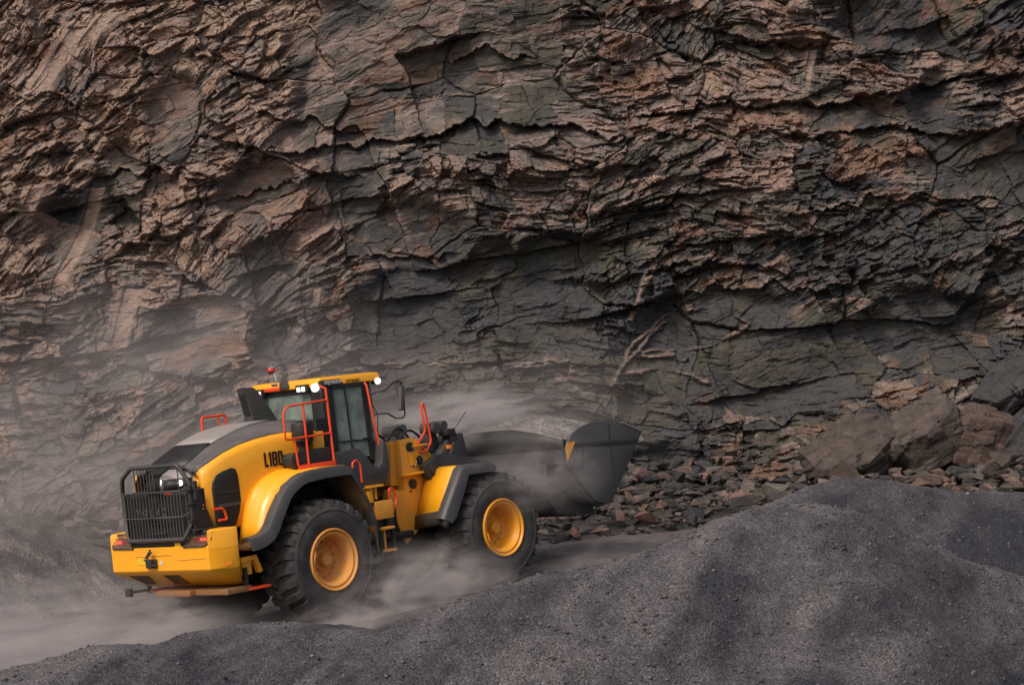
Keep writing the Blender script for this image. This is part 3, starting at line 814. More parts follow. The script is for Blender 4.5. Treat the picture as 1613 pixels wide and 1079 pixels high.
slab((8.0, 42.0, 1.75), (1.0, 0.7, 0.38), (30, -30, -10), (0.125, 0.10, 0.09), 72, 'lighter slab leaning against the brown one right of the mound crest')
slab((9.2, 41.9, 1.55), (0.8, 0.6, 0.5), (20, 15, 25), (0.15, 0.105, 0.09), 73, 'pinkish blocky rock between the dark slabs at right')
slab((10.3, 41.6, 1.7), (1.0, 0.6, 0.30), (50, -48, 0), (0.055, 0.054, 0.058), 74, 'steeply leaning dark slab near the right edge of the photo')
slab((11.0, 42.2, 2.5), (1.1, 0.7, 0.5), (25, -25, 30), (0.17, 0.12, 0.10), 75, 'pinkish rock high at the right edge above the dark slab')
slab((9.9, 42.5, 2.55), (0.8, 0.6, 0.3), (35, -35, 0), (0.065, 0.065, 0.07), 76, 'small blue grey slab wedged above the pinkish blocks')

# ------------------------------------------------------------------ the wheel loader
# own frame: x forward, y left, z up, origin on the ground between the axles
VM = Matrix(((0.68387, -0.72728, -0.05817, -2.4904), (0.72896, 0.68445, 0.01238, 32.7853), (0.03081, -0.05087, 0.99823, 0.1281), (0, 0, 0, 1)))
LO = bpy.data.objects.new('wheel_loader', None)
C.objects.link(LO)
LO.matrix_world = VM
tag(LO, 'yellow and dark grey wheel loader driving uphill with a full bucket', 'wheel loader')
Y = M['yellow']
WB = 1.775

# ---- wheels
def make_wheel(rim_mat):
    root = bpy.data.objects.new('wheel', None)
    C.objects.link(root); root.parent = LO
    # outer side is -y ; wheel centre at origin
    R, W = 0.865, 0.335
    prof = [(0.43, -W + 0.035), (0.47, -W + 0.005), (0.52, -W - 0.012), (0.60, -W - 0.022), (0.68, -W - 0.018), (0.705, -W - 0.012), (0.712, -W - 0.022), (0.74, -W - 0.014), (0.79, -W + 0.02), (0.815, -W + 0.05), (0.828, -W + 0.11), (0.832, 0)]
    prof = prof + [(r, -h) for r, h in prof[-2::-1]]
    b = MB(); b.lathe(prof, (0, 0, 0), 72)
    nl = 26
    for k in range(nl):
        for sgn in (-1, 1):
            a = 2 * PI * (k + (0.5 if sgn > 0 else 0)) / nl
            # a lug from the shoulder towards the centre, swept
            def P(r, h, da):
                return (r * math.cos(a + da), h, r * math.sin(a + da))
            w1, w2 = 0.066, 0.058
            secs = [(-W - 0.004, 0.79, 0.745, 0.0), (-W + 0.035, 0.862, 0.80, 0.0), (-W * 0.55, 0.882, 0.82, 0.02), (-0.02, 0.882, 0.82, 0.10)]
            rings = []
            for h, ro, ri, sw in secs:
                rings.append([P(ri, h * -sgn, sw - w1), P(ro, h * -sgn, sw - w2), P(ro, h * -sgn, sw + w2), P(ri, h * -sgn, sw + w1)])
            b.loft(rings, close=True)
    b.build('tyre', M['rubber'], root, smooth=32)
    f = -W + 0.0
    rp = [(0.448, f + 0.05), (0.452, f - 0.008), (0.445, f - 0.022), (0.432, f - 0.024), (0.420, f - 0.010), (0.412, f + 0.012), (0.395, f + 0.016), (0.385, f + 0.004), (0.372, f + 0.004), (0.366, f + 0.02), (0.345, f + 0.035), (0.335, f + 0.06), (0.325, f + 0.075), (0.315, f + 0.20), (0.305, f + 0.26), (0.27, f + 0.295), (0.20, f + 0.31), (0.0, f + 0.315)]
    MB().lathe(rp, (0, 0, 0), 64).build('rim', rim_mat, root)
    h = MB(); h.lathe([(0.0, f + 0.14), (0.080, f + 0.14), (0.092, f + 0.15), (0.096, f + 0.165), (0.098, f + 0.25), (0.15, f + 0.275), (0.16, f + 0.31)], (0, 0, 0), 32)
    for k in range(16):
        a = 2 * PI * k / 16
        h.cyl((0.255 * math.cos(a), f + 0.30, 0.255 * math.sin(a)), (0.255 * math.cos(a), f + 0.27, 0.255 * math.sin(a)), 0.017, 6)
    for k in range(6):
        a = 2 * PI * k / 6
        h.cyl((0.072 * math.cos(a), f + 0.145, 0.072 * math.sin(a)), (0.072 * math.cos(a), f + 0.132, 0.072 * math.sin(a)), 0.009, 6)
    h.build('hub', rim_mat, root)
    v = MB(); v.tube([(-0.34, f + 0.03, 0.12), (-0.37, f - 0.01, 0.06), (-0.385, f - 0.012, -0.03), (-0.36, f + 0.01, -0.12)], 0.012, 8)
    v.build('valve', rim_mat, root)
    return root
wr = make_wheel(M['rim_dusty'])
wf = make_wheel(M['rim'])
def copy_part(o, par):
    c = o.copy(); C.objects.link(c); c.parent = par
    for ch in list(o.children):
        d = ch.copy(); C.objects.link(d); d.parent = c
    return c
wr2 = copy_part(wr, LO); wf2 = copy_part(wf, LO)
for o, x, y, rz, spin in ((wr, -WB, -1.10, 0, 0.2), (wf, WB, -1.10, 0, -0.35), (wr2, -WB, 1.10, PI, 0.5), (wf2, WB, 1.10, PI, 0.1)):
    o.location = (x, y, 0.878)
    o.rotation_mode = 'ZYX'
    o.rotation_euler = (0, spin, rz)
    o['label'] = 'wheel with worn black lugged tyre and yellow rim' if x > 0 else 'dusty wheel with black lugged tyre and dust-bleached rim'

# ---- chassis
b = MB()
b.prism([(-3.2, 0.95), (-3.2, 1.5), (-0.3, 1.45), (-0.3, 0.75), (-1.2, 0.62), (-2.6, 0.7)], -0.42, 0.42)
b.box((-WB, 0, 0.86), (0.34, 1.7, 0.34), bev=0.05)
b.cyl((-WB, -0.8, 0.878), (-WB, 0.8, 0.878), 0.24, 24)
b.box((-0.15, 0, 1.55), (0.5, 0.5, 0.16)); b.box((-0.15, 0, 0.85), (0.5, 0.5, 0.14))
b.cyl((-0.05, 0, 0.75), (-0.05, 0, 1.7), 0.1, 16)
b.build('rear_frame', M['void'], LO)
b = MB()
b.prism([(0.15, 0.8), (0.3, 1.45), (0.75, 1.55), (2.45, 1.15), (2.6, 0.75), (2.1, 0.55), (0.7, 0.55)], -0.44, 0.44)
b.cyl((WB, -0.8, 0.878), (WB, 0.8, 0.878), 0.25, 24)
b.build('front_frame', M['void'], LO)

# ---- counterweight
b = MB()
def plan(xr, h1, xs, h2, xf, z):
    return [(xr, -h1, z), (xr, h1, z), (xs, h2, z), (xf, h2, z), (xf, -h2, z), (xs, -h2, z)]
rings = [plan(-3.38, 0.80, -3.30, 0.98, -3.20, 0.74), plan(-3.45, 0.88, -3.35, 1.06, -3.26, 0.77), plan(-3.82, 1.09, -3.54, 1.26, -3.45, 0.98), plan(-3.85, 1.12, -3.54, 1.285, -3.46, 1.03),
         plan(-3.85, 1.12, -3.54, 1.29, -3.46, 1.345), plan(-3.835, 1.11, -3.54, 1.28, -3.47, 1.357)]
b.loft(rings, close=True)
b.build('counterweight', Y, LO, smooth=30)
cw = [o for o in LO.children if o.name.startswith('counterweight')][0]
for s in (-1, 1):
    b = MB()
    pts = [(-3.852, 1.122), (-3.54, 1.292), (-3.458, 1.292), (-3.458, 0.90), (-3.62, 0.90), (-3.81, 1.06)]
    def ring(z, k=0.0, dx=0.0):
        cx, cyy = -3.62, 1.05
        return [(cx + (x - cx) * (1 - k) + dx, s * (cyy + (y - cyy) * (1 - k)), z) for x, y in pts]
    b.loft([ring(1.30), ring(1.535, 0.0, 0.008), ring(1.56, 0.03, 0.012), ring(1.57, 0.09, 0.02)], close=True)
    b.build('counterweight_shoulder', Y, cw, smooth=30)
# pressed panel step on the rear face
b = MB()
b.tube([(-3.853, 0.55, 1.235), (-3.853, -0.28, 1.25), (-3.853, -0.42, 1.17), (-3.853, -1.05, 1.19)], 0.006, 6)
b.build('crease', M['yellow_dusty'], cw)
b = MB()
b.prism([(-0.62, 0), (-0.26, 0), (-0.16, 1), (-0.50, 1)], 0, 1, axis='z')
for v in b.bm.verts:
    x, y = v.co.x, v.co.y
    v.co = Vector((-3.775 + 0.28 * y, x + 0.32, 0.954 - 0.159 * y)) + Vector((-0.494, 0, -0.87)).normalized() * (0.005 if v.co.z < 0.5 else -0.02)
for v in list(b.bm.verts):
    pass
b.build('tie_down_slot', M['shaded_yellow'], cw)  # flat patch, recess shade painted as darker yellow
b = MB()
b.prism([(-0.62, 0), (-0.16, 0), (-0.16, 1), (-0.42, 1)], 0, 1, axis='z')
for v in b.bm.verts:
    x, y = v.co.x, v.co.y
    v.co = Vector((-3.775 + 0.28 * y, x + 1.02, 0.954 - 0.159 * y)) + Vector((-0.494, 0, -0.87)).normalized() * (0.005 if v.co.z < 0.5 else -0.02)
b.build('tie_down_slot', M['shaded_yellow'], cw)  # same darker yellow painting the shade of a recess
b = MB()
b.box((-3.42, -0.02, 0.675), (0.40, 0.78, 0.085), bev=0.02)
b.build('belly_guard', M['tray'], LO)
MB().box((-3.33, -0.80, 0.68), (0.44, 0.74, 0.085), bev=0.02).build('belly_guard', M['tray'], LO)
MB().tube([(-3.45, 0.75, 0.72), (-3.72, 0.82, 0.72)], 0.02, 8).box((-3.75, 0.83, 0.72), (0.06, 0.12, 0.12), bev=0.01).build('tow_eye', M['black'], LO)
# hitch
b = MB()
b.box((-3.875, 0.17, 1.135), (0.03, 0.24, 0.13), bev=0.01)
b.box((-3.91, 0.14, 1.14), (0.08, 0.10, 0.12), bev=0.015)
b.tube([(-3.93, 0.16, 1.16), (-3.93, 0.18, 1.23), (-3.92, 0.08, 1.30)], 0.014, 8)
b.tube([(-3.93, 0.26, 1.20), (-3.93, 0.02, 1.10)], 0.012, 8)
b.tube([(-3.93, 0.22, 1.22), (-3.92, 0.10, 1.335)], 0.012, 8)
b.build('tow_hitch', M['black'], LO)
MB().box((-3.853, 0.44, 1.165), (0.006, 0.15, 0.09)).build('warning_sticker', M['sticker'], LO)
MB().box((-3.853, -0.03, 1.14), (0.006, 0.06, 0.06)).build('small_plate', M['whitemark'], LO)
MB().box((-3.62, -1.25, 1.075), (0.08, 0.008, 0.04), rot=(0, 0, -0.50)).build('side_reflector', M['orange'], LO)

# ---- lamp cages on the counterweight
for s in (-1, 1):
    base = MB().prism([(-3.80, 1.35), (-3.62, 1.52), (-3.45, 1.52), (-3.45, 1.35)], s * 0.62, s * 1.07, bev=0.01)
    cg = base.build('lamp_housing', M['rim_dusty'], LO)
    # sloping cage plane on the rear
    fr = MB()
    A = [(-3.86, s * 0.58, 1.35), (-3.86, s * 1.06, 1.36), (-3.80, s * 1.14, 1.44), (-3.76, s * 1.15, 1.55), (-3.78, s * 0.76, 1.56)]
    fr.tube(A, 0.014, 6, closed=True)
    for k in range(8):
        f = (k + 0.5) / 8
        fr.tube([(-3.86, s * (0.58 + 0.5 * f), 1.355), (-3.775, s * (0.76 + 0.38 * f), 1.555)], 0.0045, 5)
    for k in range(5):
        f = (k + 0.5) / 5
        fr.tube([(-3.86 + 0.085 * f, s * (0.54 + 0.2 * f), 1.35 + 0.205 * f), (-3.86 + 0.085 * f, s * (1.08 + 0.1 * f), 1.35 + 0.205 * f)], 0.0045, 5)
    fr.tube([(-3.78, s * 0.8, 1.56), (-3.6, s * 0.8, 1.58), (-3.5, s * 0.8, 1.55)], 0.014, 6)
    fr.build('lamp_cage', M['grey'], LO)
    MB().box((-3.805, s * 0.98, 1.445), (0.02, 0.11, 0.03)).build('tail_lamp', M['tail'], LO)
    MB().box((-3.79, s * 0.82, 1.44), (0.03, 0.10, 0.05), rot=(0, 0.4, 0), bev=0.01).build('indicator_lamp', M['redlens'], LO)
    MB().prism([(-3.835, 1.35), (-3.775, 1.50), (-3.76, 1.50), (-3.80, 1.35)], s * 0.60, s * 1.10).build('lamp_panel', M['tray'], LO)
# ---- grey strip under the guard
MB().box((-3.72, 0.1, 1.385), (0.2, 1.1, 0.07)).build('rear_sill', M['black'], LO)
MB().box((-3.826, -0.42, 1.385), (0.01, 0.13, 0.05)).build('sill_sticker', M['sticker'], LO)

for o in LO.children:
    if not o.name.startswith(('wheel', 'rear_frame', 'front_frame', 'tow_eye', 'belly')):
        o.location.x += 0.08

# ---- radiator grille
b = MB()
b.prism([(-3.70, 1.36), (-3.70, 2.08), (-3.62, 2.12), (-3.1, 2.2), (-3.1, 1.36)], -0.80, 0.80)
b.build('radiator', M['void'], LO)
b = MB()
b.box((-3.72, 0.06, 1.92), (0.05, 0.20, 0.34), bev=0.01)
b.box((-3.72, -0.12, 1.72), (0.04, 0.45, 0.08), bev=0.01)
b.box((-3.73, 0.0, 1.55), (0.05, 0.34, 0.03), bev=0.008)
b.tube([(-3.74, -0.02, 1.66), (-3.74, 0.10, 1.72), (-3.74, -0.06, 1.75)], 0.012, 6)
b.build('radiator_grille', M['black'], LO)
text_obj('grille_lettering', 'V  O  L  V  O', 0.155, (-3.758, 0.43, 1.80), M['badge'], LO, 0.80, (PI / 2, 0, -PI / 2), 0.004)
# ---- hood
xs_ = [-3.50, -3.46, -3.35, -3.07, -2.8, -2.5, -2.2, -1.95, -1.6, -1.25]
zs_ = [2.34, 2.40, 2.46, 2.58, 2.66, 2.715, 2.745, 2.755, 2.74, 2.72]   # yellow shoulder
zt_ = [2.44, 2.47, 2.53, 2.67, 2.77, 2.86, 2.91, 2.93, 2.93, 2.91]   # top
zb_ = [1.56, 1.56, 1.56, 1.52, 1.55, 1.75, 1.9, 1.95, 2.0, 2.0]
hy_ = [0.76, 0.80, 0.84, 0.86, 0.87, 0.88, 0.88, 0.88, 0.88, 0.88]
for s in (-1, 1):
    rings = []
    for x, zs, zb, hy in zip(xs_, zs_, zb_, hy_):
        rings.append([(x, s * hy, zb), (x, s * (hy + 0.004), zb + (zs - zb) * 0.35), (x, s * (hy + 0.002), zb + (zs - zb) * 0.7), (x, s * (hy - 0.005), zs - 0.10), (x, s * (hy - 0.03), zs - 0.045), (x, s * (hy - 0.075), zs)])
    MB().loft(rings).build('hood_side', Y, LO, smooth=50, solid=0.02)
rings = []
for x, zs, zt, hy in zip(xs_, zs_, zt_, hy_):
    y1, y2 = hy - 0.085, hy - 0.30
    yt = 0.30 if x > -1.9 else (0.52 if x < -3.4 else 0.46)
    yt = min(yt, y2 - 0.02)
    half = [(y1, zs - 0.02), (y1 - 0.01, zs + 0.018), (y1 - 0.05, zs + 0.04), (y1 - 0.16, zs + 0.4 * (zt - zs)), (yt, zt)]
    rings.append([(x, -y, z) for y, z in half] + [(x, y, z) for y, z in half[::-1]])
MB().loft(rings).build('hood_top', M['hoodgrey'], LO, smooth=25, solid=0.02)
# pale top panel and dark vent window on it
rings = []
for x, zt, w in ((-2.98, 2.715, 0.42), (-2.8, 2.775, 0.44), (-2.5, 2.865, 0.44), (-2.2, 2.915, 0.40), (-1.95, 2.935, 0.34), (-1.7, 2.935, 0.25)):
    rings.append([(x, -w, zt + 0.008), (x, -w + 0.02, zt + 0.03), (x, w - 0.02, zt + 0.03), (x, w, zt + 0.008)])
MB().loft(rings).build('hood_panel', M['lightgrey'], LO, smooth=40, solid=0.012)
rings = []
for x, zt, w in ((-3.50, 2.44, 0.44), (-3.35, 2.53, 0.44), (-3.07, 2.67, 0.42), (-2.99, 2.71, 0.41)):
    rings.append([(x, -w, zt + 0.018), (x, w, zt + 0.018)])
MB().loft(rings).build('hood_vent', M['black'], LO, smooth=40, solid=0.012)
# rounded hood end: bowed out in the middle, lamps on the slanted corners
NC = [(-3.27, 0.72), (-3.36, 0.60), (-3.55, 0.37), (-3.70, 0.21), (-3.725, 0.0)]
NC = [(x, -y) for x, y in NC] + [(x, y) for x, y in NC[-2::-1]]
def nring(z, k, sy=1.0):
    return [(x + k, y * sy, z) for x, y in NC]
MB().loft([nring(2.10, 0.0), nring(2.30, 0.02), nring(2.345, 0.06, 0.98), [(max(x + 0.14, -3.52), y * 0.94, 2.435 - 0.05 * abs(y)) for x, y in NC]]).build('hood_end', M['lightgrey'], LO, smooth=30, solid=0.015)
def on_nose(ya, yb, za, zb, off, n=5):
    p = np.array(sorted([(y, x) for x, y in NC]))
    rr = []
    for k in range(n):
        y = ya + (yb - ya) * k / (n - 1)
        x = float(np.interp(y, p[:, 0], p[:, 1]))
        rr.append([(x - off, y, za), (x - off + 0.02, y, zb)])
    return MB().loft(rr)
on_nose(0.20, -0.09, 2.10, 2.33, 0.016).build('centre_grille', M['void'], LO, solid=0.008)
on_nose(-0.10, -0.165, 2.10, 2.335, 0.022, 3).build('chrome_strip', M['chrome'], LO, solid=0.012)
MB().loft([[(-3.715, 0.20, 2.335), (-3.715, -0.09, 2.335)], [(-3.64, 0.20, 2.39), (-3.64, -0.09, 2.39)], [(-3.50, 0.22, 2.47), (-3.50, -0.12, 2.47)]]).build('centre_strip', M['void'], LO, solid=0.01)
for s in (-1, 1):
    on_nose(s * 0.19, s * 0.50, 2.15, 2.30, 0.016).build('lamp_recess', M['black'], LO, solid=0.01)
    on_nose(s * 0.52, s * 0.70, 2.12, 2.31, 0.016).build('end_panel', Y if s < 0 else M['grey'], LO, solid=0.01)
    MB().lathe([(0.0, -0.03), (0.025, -0.027), (0.040, -0.012), (0.042, 0.01)], (-3.555, s * 0.38, 2.235), 20, axis='x').build('reversing_lamp', M['lamp'] if s < 0 else M['lens'], LO)
    on_nose(s * 0.20, s * 0.70, 2.085, 2.125, 0.022).build('red_lens_strip', M['redlens'], LO, solid=0.012)
# side hatch
hatch = [(-3.36, 2.10), (-3.34, 2.19), (-3.28, 2.27), (-3.18, 2.31), (-3.03, 2.345), (-2.96, 2.33), (-2.925, 2.26), (-2.91, 2.08), (-2.91, 1.89), (-2.96, 1.74), (-3.05, 1.57), (-3.28, 1.52), (-3.34, 1.55), (-3.355, 1.66)]
for s in (-1, 1):
    cxh, czh = -3.12, 1.95
    MB().prism([(cxh + (x - cxh) * 1.08, czh + (z - czh) * 1.06) for x, z in hatch], s * 0.80, s * 0.879, bev=0.012).build('hatch_frame', M['black'], LO)
    hp = MB().prism(hatch, s * 0.82, s * 0.886, bev=0.006).build('hatch_grille', M['void'], LO)
    b = MB()
    b.box((-3.12, s * 0.889, 2.04), (0.36, 0.006, 0.012)); b.box((-3.13, s * 0.889, 1.86), (0.38, 0.006, 0.05))
    b.build('hatch_bar', M['grey'], hp)
# model digits on the hood side, strokes in a condensed bold face
def digits(s):
    b = MB()
    h, w, t = 0.21, 0.092, 0.034
    def rect(x0, x1, z0, z1):
        b.box(((x0 + x1) / 2, 0, (z0 + z1) / 2), (x1 - x0, 0.006, z1 - z0), bev=0.0025)
    x = 0.0
    rect(x, x + t, 0, h); rect(x, x + w * 0.8, 0, t); x += w * 0.8 + 0.012
    rect(x + 0.014, x + 0.014 + t, 0, h); b.prism([(x - 0.012, h - 0.05), (x + 0.02, h), (x + 0.02, h - 0.035)], -0.003, 0.003); x += 0.014 + t + 0.016
    for z0, z1 in ((t * 0.5, h / 2 - 0.008), (h / 2 + 0.008, h - t * 0.5)):
        rect(x, x + t, z0, z1); rect(x + w - t, x + w, z0, z1)
    rect(x + 0.008, x + w - 0.008, 0, t * 0.85); rect(x + 0.008, x + w - 0.008, h / 2 - t * 0.42, h / 2 + t * 0.42); rect(x + 0.008, x + w - 0.008, h - t * 0.85, h)
    x += w + 0.016
    rect(x, x + t, t * 0.5, h - t * 0.5); rect(x + w - t, x + w, t * 0.5, h - t * 0.5); rect(x + 0.008, x + w - 0.008, 0, t * 0.9); rect(x + 0.008, x + w - 0.008, h - t * 0.9, h)
    o = b.build('hood_lettering', M['lettering'], LO, smooth=0)
    o.location = (-2.42, -0.900, 2.305) if s < 0 else (-2.08, 0.900, 2.305)
    o.rotation_euler = (0, 0, 0 if s < 0 else PI)
digits(-1); digits(1)

def chaikin(p):
    q = [p[0]]
    for a, b in zip(p[:-1], p[1:]):
        q.append(tuple(u * 0.78 + v * 0.22 for u, v in zip(a, b))); q.append(tuple(u * 0.22 + v * 0.78 for u, v in zip(a, b)))
    return q + [p[-1]]
# ---- rear fenders: yellow body blending out to the flare
for s in (-1, 1):
    inner = [(-2.99, 1.30), (-2.93, 1.55), (-2.84, 1.82), (-2.70, 2.02), (-2.48, 2.16), (-2.22, 2.235), (-1.98, 2.24), (-1.3, 2.20)]
    mid = [(-2.96, 1.30), (-2.87, 1.55), (-2.76, 1.80), (-2.60, 1.99), (-2.38, 2.13), (-2.12, 2.205), (-1.88, 2.215), (-1.28, 2.195)]
    outer = [(-2.94, 1.30), (-2.83, 1.48), (-2.69, 1.70), (-2.53, 1.95), (-2.30, 2.10), (-2.03, 2.185), (-1.85, 2.19), (-1.26, 2.19)]
    rings = [[(x, s * 0.86, z) for x, z in inner], [(x, s * 0.97, z) for x, z in inner], [(x, s * 1.08, z) for x, z in mid], [(x, s * 1.09, z - 0.003) for x, z in mid], [(x, s * 1.30, z) for x, z in outer]]
    fe = MB().loft(rings).build('rear_fender', Y, LO, smooth=35, solid=0.025)
    # black flare: section swept along the arch
    path = [(-3.24, 1.36, 0.16), (-3.02, 1.38, 0.15), (-2.88, 1.45, 0.14), (-2.72, 1.69, 0.13), (-2.52, 1.965, 0.12), (-2.22, 2.135, 0.12), (-1.86, 2.175, 0.12), (-1.27, 2.175, 0.12), (-1.17, 2.06, 0.07), (-0.83, 1.36, 0.06), (-0.85, 0.88, 0.05)]
    path = chaikin(path)
    rings = []
    for i, (x, z, t) in enumerate(path):
        p0, p1 = path[max(i - 1, 0)], path[min(i + 1, len(path) - 1)]
        d = Vector((p1[0] - p0[0], p1[1] - p0[1])).normalized()
        n = Vector((-d.y, d.x))   # outward
        def Q(off, y):
            return (x + n.x * off, s * y, z + n.y * off)
        rings.append([Q(-0.01, 1.20), Q(0.028, 1.24), Q(0.030, 1.33), Q(0.012, 1.405), Q(-0.03, 1.43), Q(-t, 1.44), Q(-t, 1.41), Q(-0.03, 1.38), Q(-0.03, 1.22)])
    MB().loft(rings, close=True).build('fender_flare', M['grey'], fe, smooth=40)
    # inner mudguard liner
    rings = []
    lp = [(-3.10, 1.20), (-2.9, 1.35), (-2.72, 1.62), (-2.52, 1.90), (-2.22, 2.07), (-1.86, 2.11), (-1.27, 2.11), (-1.18, 2.0), (-0.85, 1.36), (-0.87, 0.95)]
    for x, z in lp:
        rings.append([(x, s * 1.40, z), (x, s * 0.62, z)])
    MB().loft(rings).build('mudguard', M['shaded_yellow'], fe, smooth=30, solid=0.02)  # arch shade is put into the liner colour
    MB().box((-1.6, s * 0.60, 1.85), (1.9, 0.03, 0.75)).build('arch_wall', M['void'], fe)
    # rear step and its brackets
    b = MB()
    b.prism([(-3.22, 1.10), (-2.93, 1.12), (-2.84, 0.88), (-2.90, 0.86), (-2.98, 1.06), (-3.22, 1.03)], s * 1.02, s * 1.12, bev=0.008)
    b.box((-3.10, s * 1.05, 0.96), (0.17, 0.08, 0.20), bev=0.01)
    b.build('step_bracket', Y, LO)
    MB().box((-3.17, s * 1.12, 0.80), (0.05, 0.05, 0.34)).build('step_post', M['black'], LO)
    MB().box((-2.98, s * 1.12, 0.665), (0.38, 0.16, 0.035), bev=0.006).build('rear_step', M['red'], LO)

# ---- rear guard (hinged bar cage)
b = MB()
X0, X1 = -3.79, -3.65
K = 0.645
def gp(y, z):
    """point on the guard plane, wings folded forward past |y|=K"""
    a = abs(y)
    return (X0, y, z) if a <= K else (X0 + (a - K) * 0.55, math.copysign(K + (a - K) * 0.95, y), z)
outl = [gp(-0.80, 2.18), gp(-0.74, 2.34), gp(-K, 2.50), gp(0.42, 2.50), gp(K, 2.36), gp(0.78, 2.18), gp(0.78, 1.80), gp(K, 1.46), gp(-K, 1.46), gp(-0.80, 1.72)]
b.tube(outl, 0.031, 10, closed=True, rnd=0.05)
gd = b.build('rear_guard', M['grey'], LO)
b = MB()
for zl, dz in ((2.135, 0.0), (1.775, 0.0)):
    b.tube([gp(0.78, zl), gp(K, zl), gp(-K, zl), gp(-0.80, zl + 0.06)], 0.014, 6, sq=False)
ys = [-0.72, -K] + [-K + 0.0717 * k for k in range(1, 18)] + [K, 0.72]
for y in ys:
    top = 2.49 if -K - 0.01 <= y <= 0.5 else 2.30
    if -0.60 < y < -0.12 or y > 0.42:
        top = 2.135
    bot = 1.47 if abs(y) <= K else 1.62
    if abs(y + K) < 0.01 or y < -K:
        top = 2.46 if abs(y + K) < 0.01 else 2.38
    b.tube([Vector(gp(y, bot)) + Vector((0.0, 0, 0)), Vector(gp(y, top))], 0.0095, 6)
b.build('guard_bar', M['grey'], gd)
b = MB()
b.cyl((-3.70, -0.93, 1.68), (-3.70, -0.93, 2.20), 0.035, 12)
b.cyl((-3.63, -0.95, 2.0), (-3.63, -0.95, 2.26), 0.045, 12)
for z in (1.72, 1.95, 2.14):
    b.box((-3.70, -0.93, z), (0.12, 0.10, 0.025), bev=0.005)
b.prism([(-3.68, 1.60), (-3.68, 2.20), (-3.60, 2.20), (-3.52, 2.02), (-3.38, 1.66), (-3.36, 1.60)], -0.96, -0.90, bev=0.008)
b.box((-3.52, -0.95, 1.585), (0.36, 0.16, 0.025), bev=0.005)
gh = b.build('guard_hinge', M['black'], LO); gh.location = (-0.08, 0.07, 0)
for z in (1.86, 1.91):
    MB().box((-3.60, -0.897, z), (0.022, 0.006, 0.018)).build('hinge_reflector', M['orange'], LO)
b = MB().tube([(-3.50, -0.98, 1.83), (-3.32, -0.98, 1.83), (-3.27, -0.98, 1.66), (-3.42, -0.98, 1.67)], 0.018, 8, rnd=0.05)
b.build('grab_handle', M['red'], LO)

# ---- black intake box and pre-cleaner between hood and cab
MB().prism([(-2.10, 2.30), (-2.10, 2.40), (-2.05, 2.45), (-1.5, 2.48), (-1.28, 2.48), (-1.28, 2.22), (-2.04, 2.22)], -1.12, -0.80, bev=0.02).build('intake_box', M['black'], LO)
b = MB().lathe([(0.0, 2.88), (0.150, 2.875), (0.160, 2.85), (0.160, 2.66), (0.152, 2.64), (0.152, 2.61), (0.10, 2.56), (0.080, 2.50), (0.075, 2.2)], (-1.70, -0.96, 0), 28, axis='z')
b.lathe([(0.160, 2.69), (0.168, 2.69), (0.168, 2.67), (0.160, 2.67)], (-1.70, -0.96, 0), 28, axis='z')
b.build('pre_cleaner', M['black'], LO)
MB().prism([(-1.52, 2.2), (-1.52, 2.7), (-1.3, 2.72), (-1.3, 2.2)], -0.96, -0.86, bev=0.01).build('bulkhead', Y, LO)
MB().box((-1.22, 0.0, 2.45), (0.2, 1.7, 0.9)).build('cab_bulkhead', M['void'], LO)

# ---- snorkel on the hood
b = MB()
def sring(z, x0, x1, y0, y1):
    return [(x0, y0, z), (x1, y0, z), (x1, y1, z), (x0, y1, z)]
b.loft([sring(2.92, -1.62, -1.14, 0.22, 0.44), sring(3.05, -1.61, -1.20, 0.23, 0.43), sring(3.25, -1.65, -1.33, 0.24, 0.43), sring(3.40, -1.69, -1.44, 0.25, 0.43), sring(3.46, -1.71, -1.50, 0.26, 0.42), sring(3.475, -1.69, -1.56, 0.27, 0.41)], close=True)
sn = b.build('air_intake', M['grey'], LO, smooth=35)
MB().loft([[(-1.618, 0.255, 3.05), (-1.618, 0.405, 3.05)], [(-1.658, 0.265, 3.25), (-1.658, 0.405, 3.25)], [(-1.698, 0.275, 3.40), (-1.698, 0.405, 3.40)]]).build('intake_mouth', M['void'], sn)
MB().cyl((-1.700, 0.34, 3.42), (-1.62, 0.34, 3.43), 0.06, 16).build('intake_lip', M['grey'], sn)
for x, y in ((-1.66, 0.18), (-1.12, 0.18)):
    MB().cyl((x, y, 2.93), (x, y, 2.955), 0.014, 8).build('bolt', M['chrome'], sn)

# ---- cab
XR, XF = -1.10, 0.08
cab = bpy.data.objects.new('cab', None); C.objects.link(cab); cab.parent = LO
b = MB()
# roof pan: rounded plan, slight camber
def roof_ring(z, k, xr=XR - 0.04, xf=XF + 0.07):
    pts = [(xr, -0.70), (xr + 0.03, -0.80), (xf - 0.40, -0.82), (xf - 0.06, -0.80), (xf, -0.70), (xf + 0.05, 0), (xf, 0.70), (xf - 0.06, 0.80), (xf - 0.40, 0.82), (xr + 0.03, 0.80), (xr, 0.70), (xr - 0.02, 0.3), (xr - 0.02, -0.3)]
    return [(x * (1 - k) + (-0.5) * k, y * (1 - k), z) for x, y in pts]
b.loft([roof_ring(3.365, 0.02), roof_ring(3.38, 0.0), roof_ring(3.46, 0.005), roof_ring(3.492, 0.03), roof_ring(3.505, 0.12)], close=True)
roof = b.build('roof', Y, cab, smooth=35)
MB().prism([(-1.16, 3.37), (-1.16, 3.44), (-1.15, 3.455), (-0.74, 3.455), (-0.68, 3.375)], -0.829, -0.80, bev=0.003).build('roof_decal', M['grey'], roof)
text_obj('decal_lettering', 'HGJ MASKIN', 0.075, (-1.05, -0.832, 3.388), M['whitemark'], roof, 0.78)
text_obj('roof_lettering', 'OPTISHIFT', 0.06, (-0.62, -0.825, 3.39), M['lettering'], roof, 1.0)
